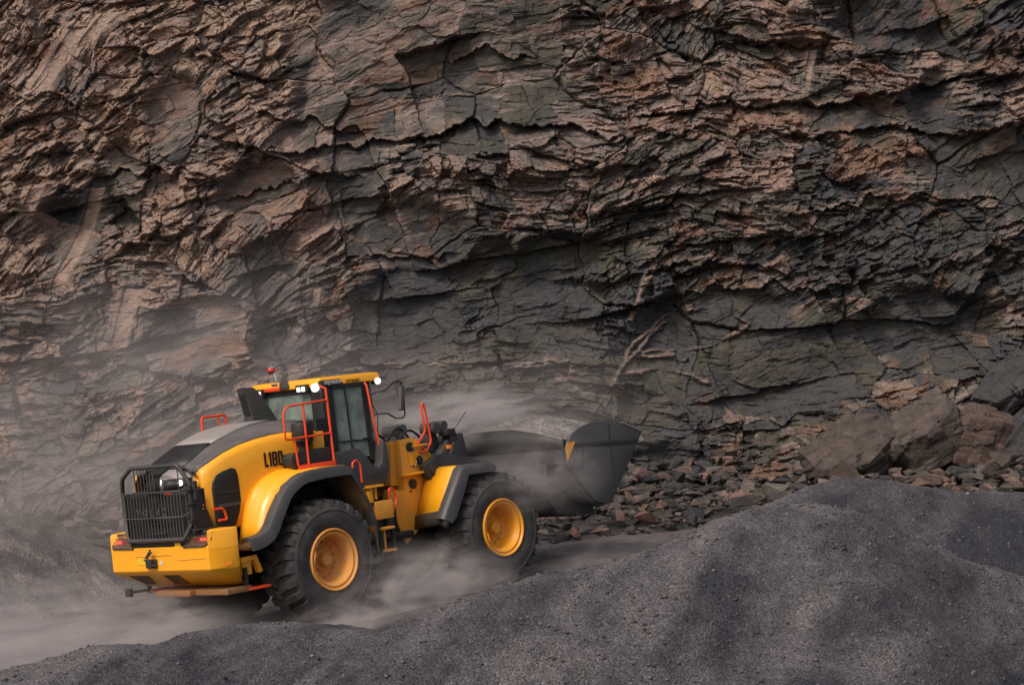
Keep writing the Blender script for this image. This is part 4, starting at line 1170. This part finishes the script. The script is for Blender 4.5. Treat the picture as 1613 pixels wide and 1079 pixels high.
MB().box((-1.155, 0.2, 3.40), (0.03, 0.56, 0.055), bev=0.01).build('roof_strip', M['red'], roof)
MB().prism([(-0.16, 3.40), (-0.14, 3.47), (-0.05, 3.515), (0.03, 3.49), (0.04, 3.38)], -1.20, -1.08, axis='x', bev=0.012).build('roof_scoop', M['grey'], roof)
# posts
b = MB()
for s in (-1, 1):
    b.prism([(XR - 0.01, 2.1), (XR - 0.01, 3.37), (XR + 0.20, 3.37), (XR + 0.20, 2.1)], s * 0.80, s * 0.70, bev=0.012)      # rear corner
    b.tube([(-0.20, s * 0.76, 2.15), (-0.24, s * 0.765, 3.37)], 0.038, 4, sq=True)   # front door post
    b.tube([(-0.92, s * 0.79, 3.345), (-0.22, s * 0.79, 3.345)], 0.028, 4, sq=True)
    b.tube([(XF + 0.03, s * 0.57, 2.1), (XF - 0.03, s * 0.58, 3.37)], 0.018, 4, sq=True)
b.box((XR + 0.04, 0, 3.335), (0.08, 1.5, 0.07))
b.box((XR + 0.05, 0, 2.80), (0.06, 1.5, 0.05))
b.box((XF - 0.06, 0, 3.34), (0.05, 1.1, 0.06))
b.box((XF - 0.03, 0, 2.12), (0.06, 1.15, 0.12))
b.build('cab_frame', M['black'], cab)
MB().prism([(XR - 0.018, 2.32), (XR - 0.018, 3.33), (XR + 0.14, 3.33), (XR + 0.14, 2.32)], -0.815, -0.55, bev=0.02).build('corner_panel', M['black'], cab)
b = MB()
for k in range(9):
    b.box((XR + 0.06, -0.818, 2.44 + 0.035 * k), (0.12, 0.01, 0.012), rot=(0, -0.25, 0))
b.build('corner_louvre', M['black'], cab)
MB().box((-0.5, 0, 2.12), (1.15, 1.5, 0.12)).build('cab_floor', M['black'], cab)
# glass
MB().box((XR + 0.03, -0.0, 3.06), (0.008, 1.10, 0.50)).build('rear_window', M['glass'], cab)
MB().loft([[(-0.19, -0.77, 2.2), (-0.23, -0.77, 3.34)], [(XF + 0.02, -0.60, 2.15), (XF - 0.04, -0.61, 3.34)]]).build('quarter_window', M['glass'], cab, solid=0.008)
MB().loft([[(-0.19, 0.77, 2.2), (-0.23, 0.77, 3.34)], [(XF - 0.02, 0.56, 2.15), (XF - 0.08, 0.565, 3.34)]]).build('quarter_window', M['glass'], cab, solid=0.008)
MB().box((XF - 0.04, 0, 2.75), (0.008, 1.06, 1.14), rot=(0, -0.05, 0)).build('windscreen', M['glass'], cab)
for s in (-1, 1):
    b = MB()
    b.tube([(-0.90, s * 0.79, 3.32), (-0.29, s * 0.79, 3.32), (-0.255, s * 0.785, 2.20), (-0.90, s * 0.785, 2.30)], 0.020, 4, closed=True, sq=True)
    b.tube([(-0.645, s * 0.80, 3.32), (-0.615, s * 0.80, 2.30)], 0.011, 4, sq=True)
    b.tube([(-0.92, s * 0.79, 2.52), (-0.26, s * 0.79, 2.50)], 0.012, 4, sq=True)
    dr = b.build('door', M['black'], cab)
    MB().box((-0.59, s * 0.785, 2.78), (0.64, 0.008, 1.06)).build('door_window', M['glass'], dr)
    MB().box((-0.33, s * 0.81, 2.52), (0.10, 0.03, 0.03), bev=0.005).build('handle', M['black'], dr)
# interior
b = MB()
b.box((-0.72, 0, 2.42), (0.46, 0.48, 0.14), bev=0.04); b.box((-0.93, 0, 2.78), (0.14, 0.46, 0.66), rot=(0, -0.12, 0), bev=0.05); b.box((-0.98, 0, 3.15), (0.10, 0.26, 0.16), bev=0.03)
b.box((-0.72, 0, 2.27), (0.3, 0.3, 0.2))
b.box((-0.68, -0.32, 2.58), (0.42, 0.12, 0.07), bev=0.02); b.box((-0.68, 0.32, 2.58), (0.42, 0.10, 0.07), bev=0.02)
b.build('seat', M['seat'], cab)
b = MB()
pts = [(-0.30 + 0.19 * math.cos(a) * 0.85, 0.19 * math.sin(a), 2.70 + 0.19 * math.cos(a) * 0.45) for a in [2 * PI * k / 20 for k in range(20)]]
b.tube(pts, 0.016, 8, closed=True)
b.tube([(-0.30, 0, 2.70), (-0.12, 0, 2.4), (-0.1, 0, 2.18)], 0.035, 8)
b.tube([(-0.30 + 0.16, 0, 2.78), (-0.30 - 0.16, 0, 2.62)], 0.012, 6); b.tube([(-0.30, -0.18, 2.70), (-0.30, 0.18, 2.70)], 0.012, 6)
b.build('steering_wheel', M['black'], cab)
b = MB()
b.box((-0.06, -0.25, 2.42), (0.2, 0.5, 0.35), bev=0.04); b.box((-0.3, -0.6, 2.38), (0.55, 0.16, 0.30), bev=0.04); b.build('console', M['black'], cab)
MB().box((-0.10, -0.42, 2.72), (0.04, 0.2, 0.14), rot=(0, 0.3, 0.3), bev=0.01).build('display', M['black'], cab)
MB().box((-0.75, 0.55, 2.45), (0.5, 0.28, 0.35), bev=0.03).build('side_cabinet', M['black'], cab)
# moulded cab base / side skirt
for s in (-1, 1):
    poly = [(-1.30, 2.36), (-0.98, 2.375), (-0.70, 2.40), (-0.60, 2.38), (-0.47, 2.25), (-0.36, 2.10), (-0.26, 2.07), (-0.18, 2.14), (-0.12, 2.46), (-0.05, 2.46), (-0.03, 2.05), (-0.10, 1.88), (-0.26, 1.80), (-0.57, 1.78), (-0.98, 1.84), (-1.30, 1.95)]
    MB().prism(poly, s * 0.60, s * 0.95, bev=0.03).build('cab_skirt', M['grey'], cab)
MB().prism([(-0.22, 1.80), (-0.22, 2.16), (0.10, 2.18), (0.12, 2.0), (0.05, 1.80)], -0.75, 0.75, bev=0.03).build('cab_nose', M['grey'], cab)
# lamps
def lamp_pair(y):
    h = MB().box((XR - 0.07, y, 3.365), (0.07, 0.25, 0.12), bev=0.01).build('lamp_housing', M['black'], cab)
    for dy in (-0.052, 0.052):
        MB().box((XR - 0.108, y + dy, 3.358), (0.01, 0.068, 0.068), bev=0.012).build('work_lamp', M['lamp'], h)
lamp_pair(0.56); lamp_pair(-0.46)
MB().lathe([(0.0, -0.04), (0.04, -0.036), (0.058, -0.02), (0.062, 0.02), (0.05, 0.05)], (XR - 0.10, -0.76, 3.36), 22, axis='x').build('work_lamp', M['lamp'], cab)
MB().box((0.06, -0.74, 3.37), (0.11, 0.12, 0.11), bev=0.015).build('lamp_housing', M['black'], cab)
MB().lathe([(0.0, -0.03), (0.035, -0.026), (0.048, -0.01), (0.05, 0.02)], (0.04, -0.815, 3.36), 22, axis='y').build('work_lamp', M['lamp'], cab)
# beacon, aerial
b = MB().tube([(-1.12, 0.17, 3.46), (-1.12, 0.16, 3.52), (-1.12, 0.20, 3.64), (-1.12, 0.26, 3.66)], 0.012, 8)
b.box((-1.12, 0.18, 3.47), (0.10, 0.14, 0.03), bev=0.008)
bc = b.build('beacon_bracket', M['chrome'], cab)
b = MB().lathe([(0.0, 3.735), (0.055, 3.73), (0.062, 3.715), (0.062, 3.68), (0.0, 3.68)], (-1.12, 0.27, 0), 20, axis='z')
b.build('beacon', M['redlens'], bc)
MB().lathe([(0.0, 3.682), (0.05, 3.682), (0.045, 3.63), (0.0, 3.63)], (-1.12, 0.27, 0), 20, axis='z').build('beacon_base', M['black'], bc)
MB().tube([(-1.10, -0.08, 3.48), (-1.12, 0.02, 3.60), (-1.14, 0.13, 3.74)], [0.012, 0.006, 0.003], 6).build('aerial', M['black'], cab)
# grab rails on the cab
MB().tube([(-0.24, -0.80, 3.37), (-0.235, -0.84, 3.32), (-0.10, -0.86, 2.24), (-0.11, -0.80, 2.20)], 0.017, 8).build('grab_rail', M['red'], cab)
MB().tube([(-0.24, 0.80, 3.37), (-0.235, 0.84, 3.32), (-0.10, 0.86, 2.24), (-0.11, 0.80, 2.20)], 0.017, 8).build('grab_rail', M['red'], cab)
# mirrors
for s in (-1, 1):
    b = MB()
    yb = s * 0.82
    ym = s * 0.98
    b.tube([(-0.21, s * 0.80, 3.17), (0.00, ym, 3.21), (0.10, ym, 3.255), (0.19, ym, 3.32), (0.35, ym, 3.32), (0.385, ym, 3.20), (0.37, ym, 2.80), (0.33, ym, 2.76), (0.18, ym, 2.76), (0.00, ym, 2.86), (-0.17, s * 0.84, 2.86)], 0.0125, 8, rnd=0.03)
    b.tube([(-0.23, s * 0.82, 3.2), (-0.12, s * 0.90, 2.85), (-0.13, s * 0.84, 2.45)], 0.008, 6)
    mi = b.build('mirror_bracket', M['black'], cab)
    MB().box((0.325, s * 0.99, 3.06), (0.05, 0.20, 0.38), rot=(0, 0.10, s * 0.5), bev=0.02).build('mirror_housing', M['black'], mi)
    MB().box((0.294, s * 0.985, 3.065), (0.006, 0.17, 0.34), rot=(0, 0.10, s * 0.5), bev=0.002).build('mirror_glass', M['chrome'], mi)

# ---- platform rails
def platform_rail(s, short=False):
    b = MB()
    y = s * 1.15
    if not short:
        b.tube([(-1.32, y, 2.27), (-1.33, y, 3.33), (-1.36, s * 1.05, 3.38)], 0.019, 8)
        b.tube([(-1.33, y, 3.165), (-2.10, y, 3.135), (-2.19, y, 3.05), (-2.20, y, 2.66), (-1.33, y, 2.68)], 0.016, 8, rnd=0.05)
        b.tube([(-1.80, y, 3.15), (-1.81, y, 2.27)], 0.017, 8)
        b.tube([(-2.03, y, 2.665), (-2.01, y, 2.27)], 0.016, 8)
    else:
        b.tube([(-1.85, y, 2.2), (-1.85, y, 3.10), (-1.38, y, 3.10), (-1.38, y, 2.2)], 0.019, 8, rnd=0.05)
        b.tube([(-1.52, y, 3.10), (-1.50, y, 2.2)], 0.016, 8)
    r = b.build('platform_rail', M['red'], LO)
    if not short:
        MB().prism([(-2.01, 2.19), (-2.01, 2.275), (-1.29, 2.275), (-1.29, 2.20)], y - 0.012, y + 0.012, bev=0.003).build('kick_plate', M['red'], r)
platform_rail(-1); platform_rail(1, True)
MB().tube([(-1.05, -1.24, 2.13), (-1.05, -1.24, 2.20), (-0.97, -1.24, 2.24), (-0.90, -1.24, 2.17), (-0.90, -1.24, 1.90)], 0.016, 8, rnd=0.03).build('grab_handle', M['red'], LO)
for s in (-1, 1):
    MB().box((-1.55, s * 1.0, 2.19), (0.85, 0.36, 0.03)).build('platform', M['black'], LO)

# ---- ladder and middle section
for s in (-1, 1):
    b = MB()
    b.box((-0.30, s * 0.92, 1.43), (0.34, 0.22, 0.27), bev=0.012)
    b.build('battery_box', M['yellow_dusty'], LO)
    b = MB()
    b.box((-0.52, s * 0.95, 1.69), (0.08, 0.1, 0.26), bev=0.01); b.box((-0.45, s * 0.9, 1.80), (0.3, 0.3, 0.03)); b.cyl((-0.40, s * 0.96, 1.60), (-0.40, s * 0.96, 1.80), 0.025, 10)
    b.build('ladder_bracket', Y, LO)
    b = MB()
    for z in (1.17, 0.84):
        b.box((-0.48, s * 1.18, z), (0.27, 0.14, 0.035), bev=0.005)
    b.box((-0.50, s * 1.16, 1.0), (0.03, 0.03, 0.36)); 
    ld = b.build('ladder', M['yellow_dusty'], LO)
    b = MB()
    b.tube([(-0.34, s * 1.18, 1.30), (-0.34, s * 1.18, 0.60)], 0.028, 4, sq=True); b.tube([(-0.60, s * 1.18, 1.2), (-0.60, s * 1.18, 0.75)], 0.02, 4, sq=True)
    b.build('ladder_rail', M['black'], ld)
    MB().tube([(-0.17, s * 1.0, 1.55), (-0.16, s * 1.0, 1.73), (-0.06, s * 1.0, 1.73), (-0.01, s * 1.0, 1.56), (-0.15, s * 1.0, 1.32)], 0.016, 8, rnd=0.04).build('grab_handle', M['red'], LO)
b = MB()
b.cyl((0.05, -0.42, 1.05), (0.05, -0.42, 1.45), 0.10, 16); b.cyl((-0.5, -0.4, 1.0), (0.7, -0.5, 0.95), 0.06, 14)
b.build('steering_cylinder', M['black'], LO)

# ---- front tower
b = MB()
for s in (-1, 1):
    b.prism([(0.68, 1.62), (0.68, 2.40), (0.98, 2.42), (1.07, 2.38), (1.35, 2.12), (1.28, 1.95), (1.62, 1.60), (1.60, 1.2), (0.62, 1.2), (0.30, 1.50), (0.36, 1.68)], s * 0.33, s * 0.46, bev=0.012)
b.box((0.72, 0, 2.0), (0.07, 0.66, 0.8), bev=0.01)
tw = b.build('lift_frame', M['yellow_dusty'], LO)
tw2 = MB().prism([(0.52, 1.72), (0.62, 2.36), (0.70, 2.38), (0.70, 1.70)], -0.33, 0.30, bev=0.01).build('tower_face', M['yellow_dusty'], tw)
for x, z, r in ((0.88, 2.28, 0.075), (1.05, 2.06, 0.072), (0.86, 1.71, 0.078)):
    b = MB(); b.cyl((x, -0.455, z), (x, -0.485, z), r, 20); b.cyl((x, -0.48, z), (x, -0.50, z), r * 0.55, 12)
    b.build('pin_cover', M['black'], tw)
MB().tube([(1.05, -0.475, 2.0), (1.08, -0.475, 1.88)], 0.014, 6).build('drain_slot', M['black'], tw)
for x, z in ((0.90, 2.12), (0.93, 1.98), (1.16, 2.22), (0.8, 1.6)):
    MB().cyl((x, -0.455, z), (x, -0.475, z), 0.016, 8).build('bolt', M['black'], tw)
b = MB()
b.box((0.84, -0.53, 1.87), (0.50, 0.12, 0.035), bev=0.006)
b.box((1.06, -0.50, 2.29), (0.32, 0.05, 0.03), bev=0.006)
b.box((0.95, -0.475, 2.10), (0.24, 0.006, 0.22))
b.build('tower_step', Y, tw)
MB().tube([(0.90, -0.50, 2.30), (0.93, -0.51, 2.22), (0.90, -0.50, 2.14), (0.96, -0.51, 2.05), (0.92, -0.5, 1.95)], 0.007, 6).build('chain', M['chrome'], tw)
MB().tube([(1.05, -0.48, 2.31), (1.10, -0.49, 2.37), (1.23, -0.5, 2.5), (1.19, -0.5, 2.84), (1.23, -0.5, 2.95), (1.27, -0.5, 2.86), (1.33, -0.5, 2.32), (1.20, -0.5, 2.18), (1.05, -0.48, 2.18)], 0.018, 8, rnd=0.05).build('grab_handle', M['red'], tw)
for k, (x0, x1, y, h) in enumerate(((0.35, 0.95, 0.1, 0.17), (0.85, 1.35, 0.0, 0.20), (0.95, 1.45, -0.15, 0.15))):
    pts = [(x0 + (x1 - x0) * f, y, 2.38 + h * math.sin(PI * f)) for f in [q / 10 for q in range(11)]]
    MB().tube(pts, 0.02, 8).build('hydraulic_hose', M['black'], tw)
# headlamp post
for s in (-1, 1):
    b = MB()
    b.prism([(1.28, 1.90), (1.42, 2.14), (1.62, 2.36), (1.72, 2.36), (1.62, 2.18), (1.47, 1.95), (1.36, 1.86)], s * 0.48, s * 0.62, bev=0.012)
    b.prism([(1.34, 2.16), (1.34, 2.5), (1.40, 2.60), (1.5, 2.56), (1.56, 2.3), (1.46, 2.12)], s * 0.30, s * 0.44, bev=0.03)
    b.cyl((1.40, s * 0.28, 2.52), (1.40, s * 0.60, 2.52), 0.09, 20); b.cyl((1.56, s * 0.34, 2.55), (1.56, s * 0.60, 2.55), 0.075, 20)
    hb = b.build('headlamp_bracket', M['grey'], LO)
    b = MB().box((1.66, s * 0.58, 2.35), (0.14, 0.20, 0.15), bev=0.02)
    b.box((1.60, s * 0.60, 2.44), (0.2, 0.2, 0.1), bev=0.02)
    b.build('headlamp', M['black'], hb)
    MB().box((1.735, s * 0.58, 2.35), (0.01, 0.17, 0.12)).build('headlamp_lens', M['lens'], hb)
    MB().box((1.56, s * 0.62, 2.205), (0.07, 0.12, 0.06), bev=0.012).build('indicator_lamp', M['orange'], hb)

# ---- front fenders
for s in (-1, 1):
    rings = []
    for y, P in ((0.48, [(0.86, 1.20), (1.07, 1.66), (1.20, 1.88), (1.26, 1.905), (1.74, 1.885)]), (0.88, [(0.755, 1.245), (1.02, 1.66), (1.165, 1.88), (1.22, 1.905), (1.74, 1.885)]), (1.28, [(0.65, 1.29), (0.97, 1.66), (1.13, 1.88), (1.18, 1.905), (1.74, 1.885)])):
        rings.append([(x, s * y, z) for x, z in P])
    ff = MB().loft(rings).build('front_fender', Y, LO, smooth=25, solid=0.03)
    path = [(0.52, 1.17, 0.16), (0.60, 1.30, 0.21), (0.80, 1.585, 0.20), (1.00, 1.875, 0.17), (1.08, 1.915, 0.14), (1.40, 1.905, 0.13), (1.72, 1.885, 0.12), (1.775, 1.84, 0.08)]
    rings = []
    for i, (x, z, t) in enumerate(path):
        p0, p1 = path[max(i - 1, 0)], path[min(i + 1, len(path) - 1)]
        d = Vector((p1[0] - p0[0], p1[1] - p0[1])).normalized(); n = Vector((-d.y, d.x))
        def Q(off, y):
            return (x + n.x * off, s * y, z + n.y * off)
        rings.append([Q(-0.02, 1.25), Q(0.024, 1.27), Q(0.022, 1.36), Q(0.0, 1.42), Q(-0.03, 1.44), Q(-t, 1.45), Q(-t, 1.42), Q(-0.05, 1.39), Q(-0.05, 1.27)])
    MB().loft(rings, close=True).build('fender_flare', M['grey'], ff, smooth=40)
    MB().loft([[(0.865, s * 0.48, 1.205), (0.82, s * 0.48, 1.0)], [(0.66, s * 1.27, 1.285), (0.60, s * 1.27, 1.08)], [(0.60, s * 1.43, 1.25), (0.56, s * 1.43, 1.03)]]).build('fender_foot', M['grey'], ff, solid=0.07)
    MB().prism([(0.45, 1.15), (0.45, 1.5), (0.9, 1.5), (0.9, 1.0), (0.6, 0.8)], s * 0.44, s * 0.47).build('fender_web', M['yellow_dusty'], ff)

# ---- lift arms, tilt linkage
b = MB()
for s in (-1, 1):
    b.prism([(0.98, 1.98), (1.35, 2.12), (2.1, 1.98), (2.7, 1.62), (3.30, 1.10), (3.22, 0.92), (3.0, 0.95), (2.4, 1.35), (1.8, 1.6), (1.05, 1.76)], s * 0.52, s * 0.68, bev=0.02)
    b.cyl((1.15, s * 0.46, 1.9), (1.15, s * 0.72, 1.9), 0.10, 18); b.cyl((3.15, s * 0.45, 1.02), (3.15, s * 0.75, 1.02), 0.09, 18)
b.cyl((2.35, -0.6, 1.6), (2.35, 0.6, 1.6), 0.14, 18)
la = b.build('lift_arm', M['steel'], LO)
b = MB()
b.prism([(2.12, 1.25), (2.02, 1.9), (2.25, 2.38), (2.42, 2.38), (2.55, 1.7), (2.42, 1.22)], -0.14, 0.14, bev=0.03)
b.cyl((1.45, 0, 2.25), (2.3, 0, 2.28), 0.11, 18); b.cyl((1.0, 0, 2.22), (1.5, 0, 2.25), 0.06, 14)
b.cyl((2.5, 0, 1.35), (3.15, 0, 1.5), 0.07, 14)
b.build('tilt_linkage', M['steel'], LO)
b = MB()
for s in (-1, 1):
    b.cyl((1.0, s * 0.62, 1.05), (1.8, s * 0.62, 1.32), 0.085, 16); b.cyl((1.8, s * 0.62, 1.32), (2.35, s * 0.62, 1.52), 0.045, 14)
b.build('lift_cylinder', M['black'], LO)
b = MB()
b.tube([(1.75, -0.45, 2.38), (2.0, -0.42, 2.50), (2.30, -0.38, 2.72)], 0.006, 6)
b.build('flag_wire', M['black'], LO)

# ---- bucket
BW = 1.60
outer = [(3.20, 1.98), (3.16, 1.72), (3.24, 1.52), (3.48, 1.27), (3.74, 1.02), (3.98, 0.93), (4.16, 0.97), (4.62, 1.45), (5.14, 2.06)]
t_ = 0.045
b = MB()
ri, ro = [], []
for i, (x, z) in enumerate(outer):
    p0, p1 = outer[max(i - 1, 0)], outer[min(i + 1, len(outer) - 1)]
    d = Vector((p1[0] - p0[0], p1[1] - p0[1])).normalized(); n = Vector((-d.y, d.x))
    ri.append((x + n.x * t_, z + n.y * t_))
poly = outer + ri[::-1]
b.prism(poly, -BW + 0.03, BW - 0.03)
bk = b.build('bucket', M['steel'], LO, smooth=30)
side = [(3.22, 1.93), (3.28, 2.05), (3.42, 2.17), (3.62, 2.255), (3.84, 2.30), (4.06, 2.315), (4.32, 2.30), (4.58, 2.255), (4.85, 2.18), (5.10, 2.075), (5.15, 2.04), (5.04, 1.90), (4.93, 1.77), (4.21, 0.985), (4.10, 0.95), (3.79, 1.045), (3.26, 1.67)]
for s in (-1, 1):
    sp = MB().prism(side, s * (BW - 0.03), s * (BW + 0.012), bev=0.006).build('side_plate', M['plate'], bk)
    b = MB()
    b.prism([(3.36, 1.96), (3.33, 2.03), (5.02, 1.93), (4.97, 1.86)], s * (BW + 0.008), s * (BW + 0.020), bev=0.003)
    b.prism([(3.62, 1.90), (3.66, 1.90), (3.55, 1.60), (3.52, 1.60)], s * (BW + 0.008), s * (BW + 0.016))
    b.prism([(4.30, 2.24), (4.30, 1.16), (4.32, 1.18), (4.33, 2.24)], s * (BW + 0.008), s * (BW + 0.017))
    b.build('stiffener', M['steel'], sp)
    MB().prism([(3.22, 1.95), (3.27, 2.045), (3.46, 2.045), (3.23, 1.755)], s * (BW + 0.014), s * (BW + 0.022)).build('side_marker', M['marker'], sp)
    MB().prism([(4.66, 2.25), (5.12, 2.09), (5.17, 2.04), (5.12, 2.03), (4.66, 2.225)], s * (BW - 0.05), s * (BW + 0.026), bev=0.005).build('side_cutter', M['worn'], sp)
    b = MB().box((4.93, s * (BW + 0.03), 1.74), (0.07, 0.04, 0.05), bev=0.01)
    b.build('bolt', M['black'], sp)
    MB().box((3.95, s * (BW - 0.62), 0.87), (0.42, 0.5, 0.12), bev=0.015).build('wear_plate', M['steel'], bk)
MB().prism([(4.98, 1.86), (5.15, 2.07), (5.18, 2.07), (5.02, 1.85)], -BW + 0.03, BW - 0.03).build('cutting_edge', M['worn'], bk)
MB().prism([(3.18, 1.80), (3.10, 1.50), (3.12, 1.15), (3.30, 0.92), (3.60, 0.83), (3.95, 0.85), (4.12, 0.95), (3.70, 1.10), (3.30, 1.60)], -1.22, 1.22, bev=0.02).build('bucket_back', M['steel'], bk)
# spill guard along the back, higher in the middle
b = MB()
b.loft([[(3.19, -1.59, 1.95), (3.20, -1.59, 2.10)], [(3.19, -1.0, 1.95), (3.22, -1.0, 2.24)], [(3.19, -0.45, 1.95), (3.24, -0.45, 2.33)], [(3.19, 0.45, 1.95), (3.24, 0.45, 2.33)], [(3.19, 1.0, 1.95), (3.22, 1.0, 2.24)], [(3.19, 1.59, 1.95), (3.20, 1.59, 2.10)]])
b.build('spill_guard', M['steel'], bk, solid=0.03)
b = MB()
b.tube([(3.20, -1.59, 2.10), (3.22, -1.0, 2.24), (3.24, -0.45, 2.33), (3.24, 0.45, 2.33), (3.22, 1.0, 2.24), (3.20, 1.59, 2.10)], 0.02, 8)
b.build('spill_guard_edge', M['worn'], bk)
for y in (-0.62, 0.62):
    MB().prism([(3.02, 0.92), (3.08, 1.25), (3.2, 1.5), (3.25, 1.0), (3.3, 0.95)], y - 0.05, y + 0.05, bev=0.01).build('bucket_ear', M['steel'], bk)

# ---- the load of gravel in the bucket
def heap():
    nx, ny = 150, 220
    xs = np.linspace(3.24, 5.10, nx); ys = np.linspace(-1.56, 1.56, ny)
    XX, YY = np.meshgrid(xs, ys, indexing='ij')
    u = (XX - 3.24) / 1.86; w = YY / 1.56
    base = 2.0 + 0.05 * u
    hz = base + 0.47 * np.clip(1 - np.abs((u - 0.34) / 0.62) ** 1.7, 0, 1) * np.clip(1 - np.abs(w + 0.15) ** 2.2, 0, 1)
    hz += 0.05 * (fbm(XX * 2.5, YY * 2.5, 31, 4) - 0.5) + 0.03 * (fbm(XX * 18, YY * 18, 32, 3) - 0.5)
    return grid_mesh('gravel_load', XX, YY, hz, M['load'])
gl = heap()
gl.matrix_world = VM
tag(gl, 'heaped load of grey gravel filling the raised bucket', 'gravel load')

# ------------------------------------------------------------------ dust raised by the loader
def dust_mat(name, dens, nscale, seed, lo, hi, stretch=(1, 1, 1), col=(0.82, 0.775, 0.77), power=1.0):
    m, t = new_mat(name)
    tc = N(t, 'ShaderNodeTexCoord')
    # unit-ball coordinates of this cloud: falls to nothing before its edge
    ln = N(t, 'ShaderNodeVectorMath', operation='LENGTH'); t.links.new(tc.outputs['Object'], ln.inputs[0])
    fall = N(t, 'ShaderNodeMapRange', interpolation_type='SMOOTHSTEP')
    fall.inputs['From Min'].default_value = 1.0; fall.inputs['From Max'].default_value = 0.15
    t.links.new(ln.outputs['Value'], fall.inputs[0])
    mp = N(t, 'ShaderNodeMapping'); mp.inputs['Scale'].default_value = stretch; mp.inputs['Location'].default_value = (seed * 3.1, seed * 1.7, seed)
    t.links.new(tc.outputs['Object'], mp.inputs['Vector'])
    nf = noise(t, nscale * 1.25, 8, 0.66, mp.outputs['Vector'], 0.55)
    mr = N(t, 'ShaderNodeMapRange', interpolation_type='SMOOTHSTEP'); mr.inputs['From Min'].default_value = lo; mr.inputs['From Max'].default_value = hi
    t.links.new(nf, mr.inputs[0])
    mu = N(t, 'ShaderNodeMath', operation='MULTIPLY'); t.links.new(fall.outputs[0], mu.inputs[0]); t.links.new(mr.outputs[0], mu.inputs[1])
    m2 = N(t, 'ShaderNodeMath', operation='MULTIPLY'); t.links.new(mu.outputs[0], m2.inputs[0]); m2.inputs[1].default_value = dens
    pv = N(t, 'ShaderNodeVolumePrincipled')
    pv.inputs['Color'].default_value = (*col, 1)
    pv.inputs['Anisotropy'].default_value = 0.15
    t.links.new(m2.outputs[0], pv.inputs['Density'])
    o = N(t, 'ShaderNodeOutputMaterial'); t.links.new(pv.outputs[0], o.inputs['Volume'])
    return m
def dust(label, c, r, dens, rotz=0.0, roty=0.0, nscale=1.6, seed=1, lo=0.35, hi=0.75, stretch=(1, 1, 1), col=(0.82, 0.775, 0.77)):
    bm = bmesh.new()
    bmesh.ops.create_icosphere(bm, subdivisions=3, radius=1.02)
    me = bpy.data.meshes.new('dust_cloud'); bm.to_mesh(me); bm.free()
    me.materials.append(dust_mat('dust_%d' % seed, dens, nscale, seed, lo, hi, stretch, col))
    o = bpy.data.objects.new('dust_cloud', me); C.objects.link(o)
    o.location = c; o.scale = r; o.rotation_euler = (0, roty, rotz)
    tag(o, label, 'dust', kind='stuff')
    return o
HD = math.atan2(0.72896, 0.68387)
dust('dust swirling low behind and below the counterweight', (-5.4, 29.6, 0.05), (3.2, 1.9, 0.85), 1.5, HD, 0, 2.3, 1, 0.42, 0.66)
dust('dust boiling up between the front and rear wheels', (-1.5, 31.4, 0.25), (2.3, 1.2, 1.05), 3.0, HD, 0, 2.2, 2, 0.42, 0.64)
dust('low dust trailing on the road behind the loader', (-7.8, 29.8, -0.1), (5.5, 4.0, 1.3), 0.9, 0.3, 0, 2.2, 3, 0.38, 0.68, (1, 1, 1.5))
dust('tall veil of dust hanging between loader and rock face at left', (-7.5, 40.0, 2.2), (7.0, 3.4, 4.2), 0.42, 0.0, -0.25, 2.4, 4, 0.40, 0.66)
dust('dust streaming off the gravel in the bucket', (-0.9, 35.4, 2.8), (2.3, 0.9, 0.65), 3.0, 0.75, -0.05, 2.0, 5, 0.40, 0.66, (1, 1, 1.8))
dust('thin dust behind the lift arms of the loader', (0.3, 33.6, 1.9), (1.7, 1.1, 0.8), 0.9, 0.75, 0, 2.0, 6, 0.40, 0.68)
dust('thin dust drifting on the road ahead of the front wheel', (1.6, 33.6, 0.3), (2.2, 1.4, 0.7), 1.2, 0.3, 0, 2.2, 7, 0.42, 0.68)
dust('pale dust hanging behind the cab and lift frame', (-1.2, 39.0, 2.6), (5.5, 2.2, 2.1), 0.32, 0.1, -0.1, 2.2, 8, 0.40, 0.66)
dust('dense puff thrown up beside the rear wheel', (-2.6, 29.4, -0.1), (1.3, 0.9, 0.75), 3.2, HD, 0, 1.9, 9, 0.40, 0.62)
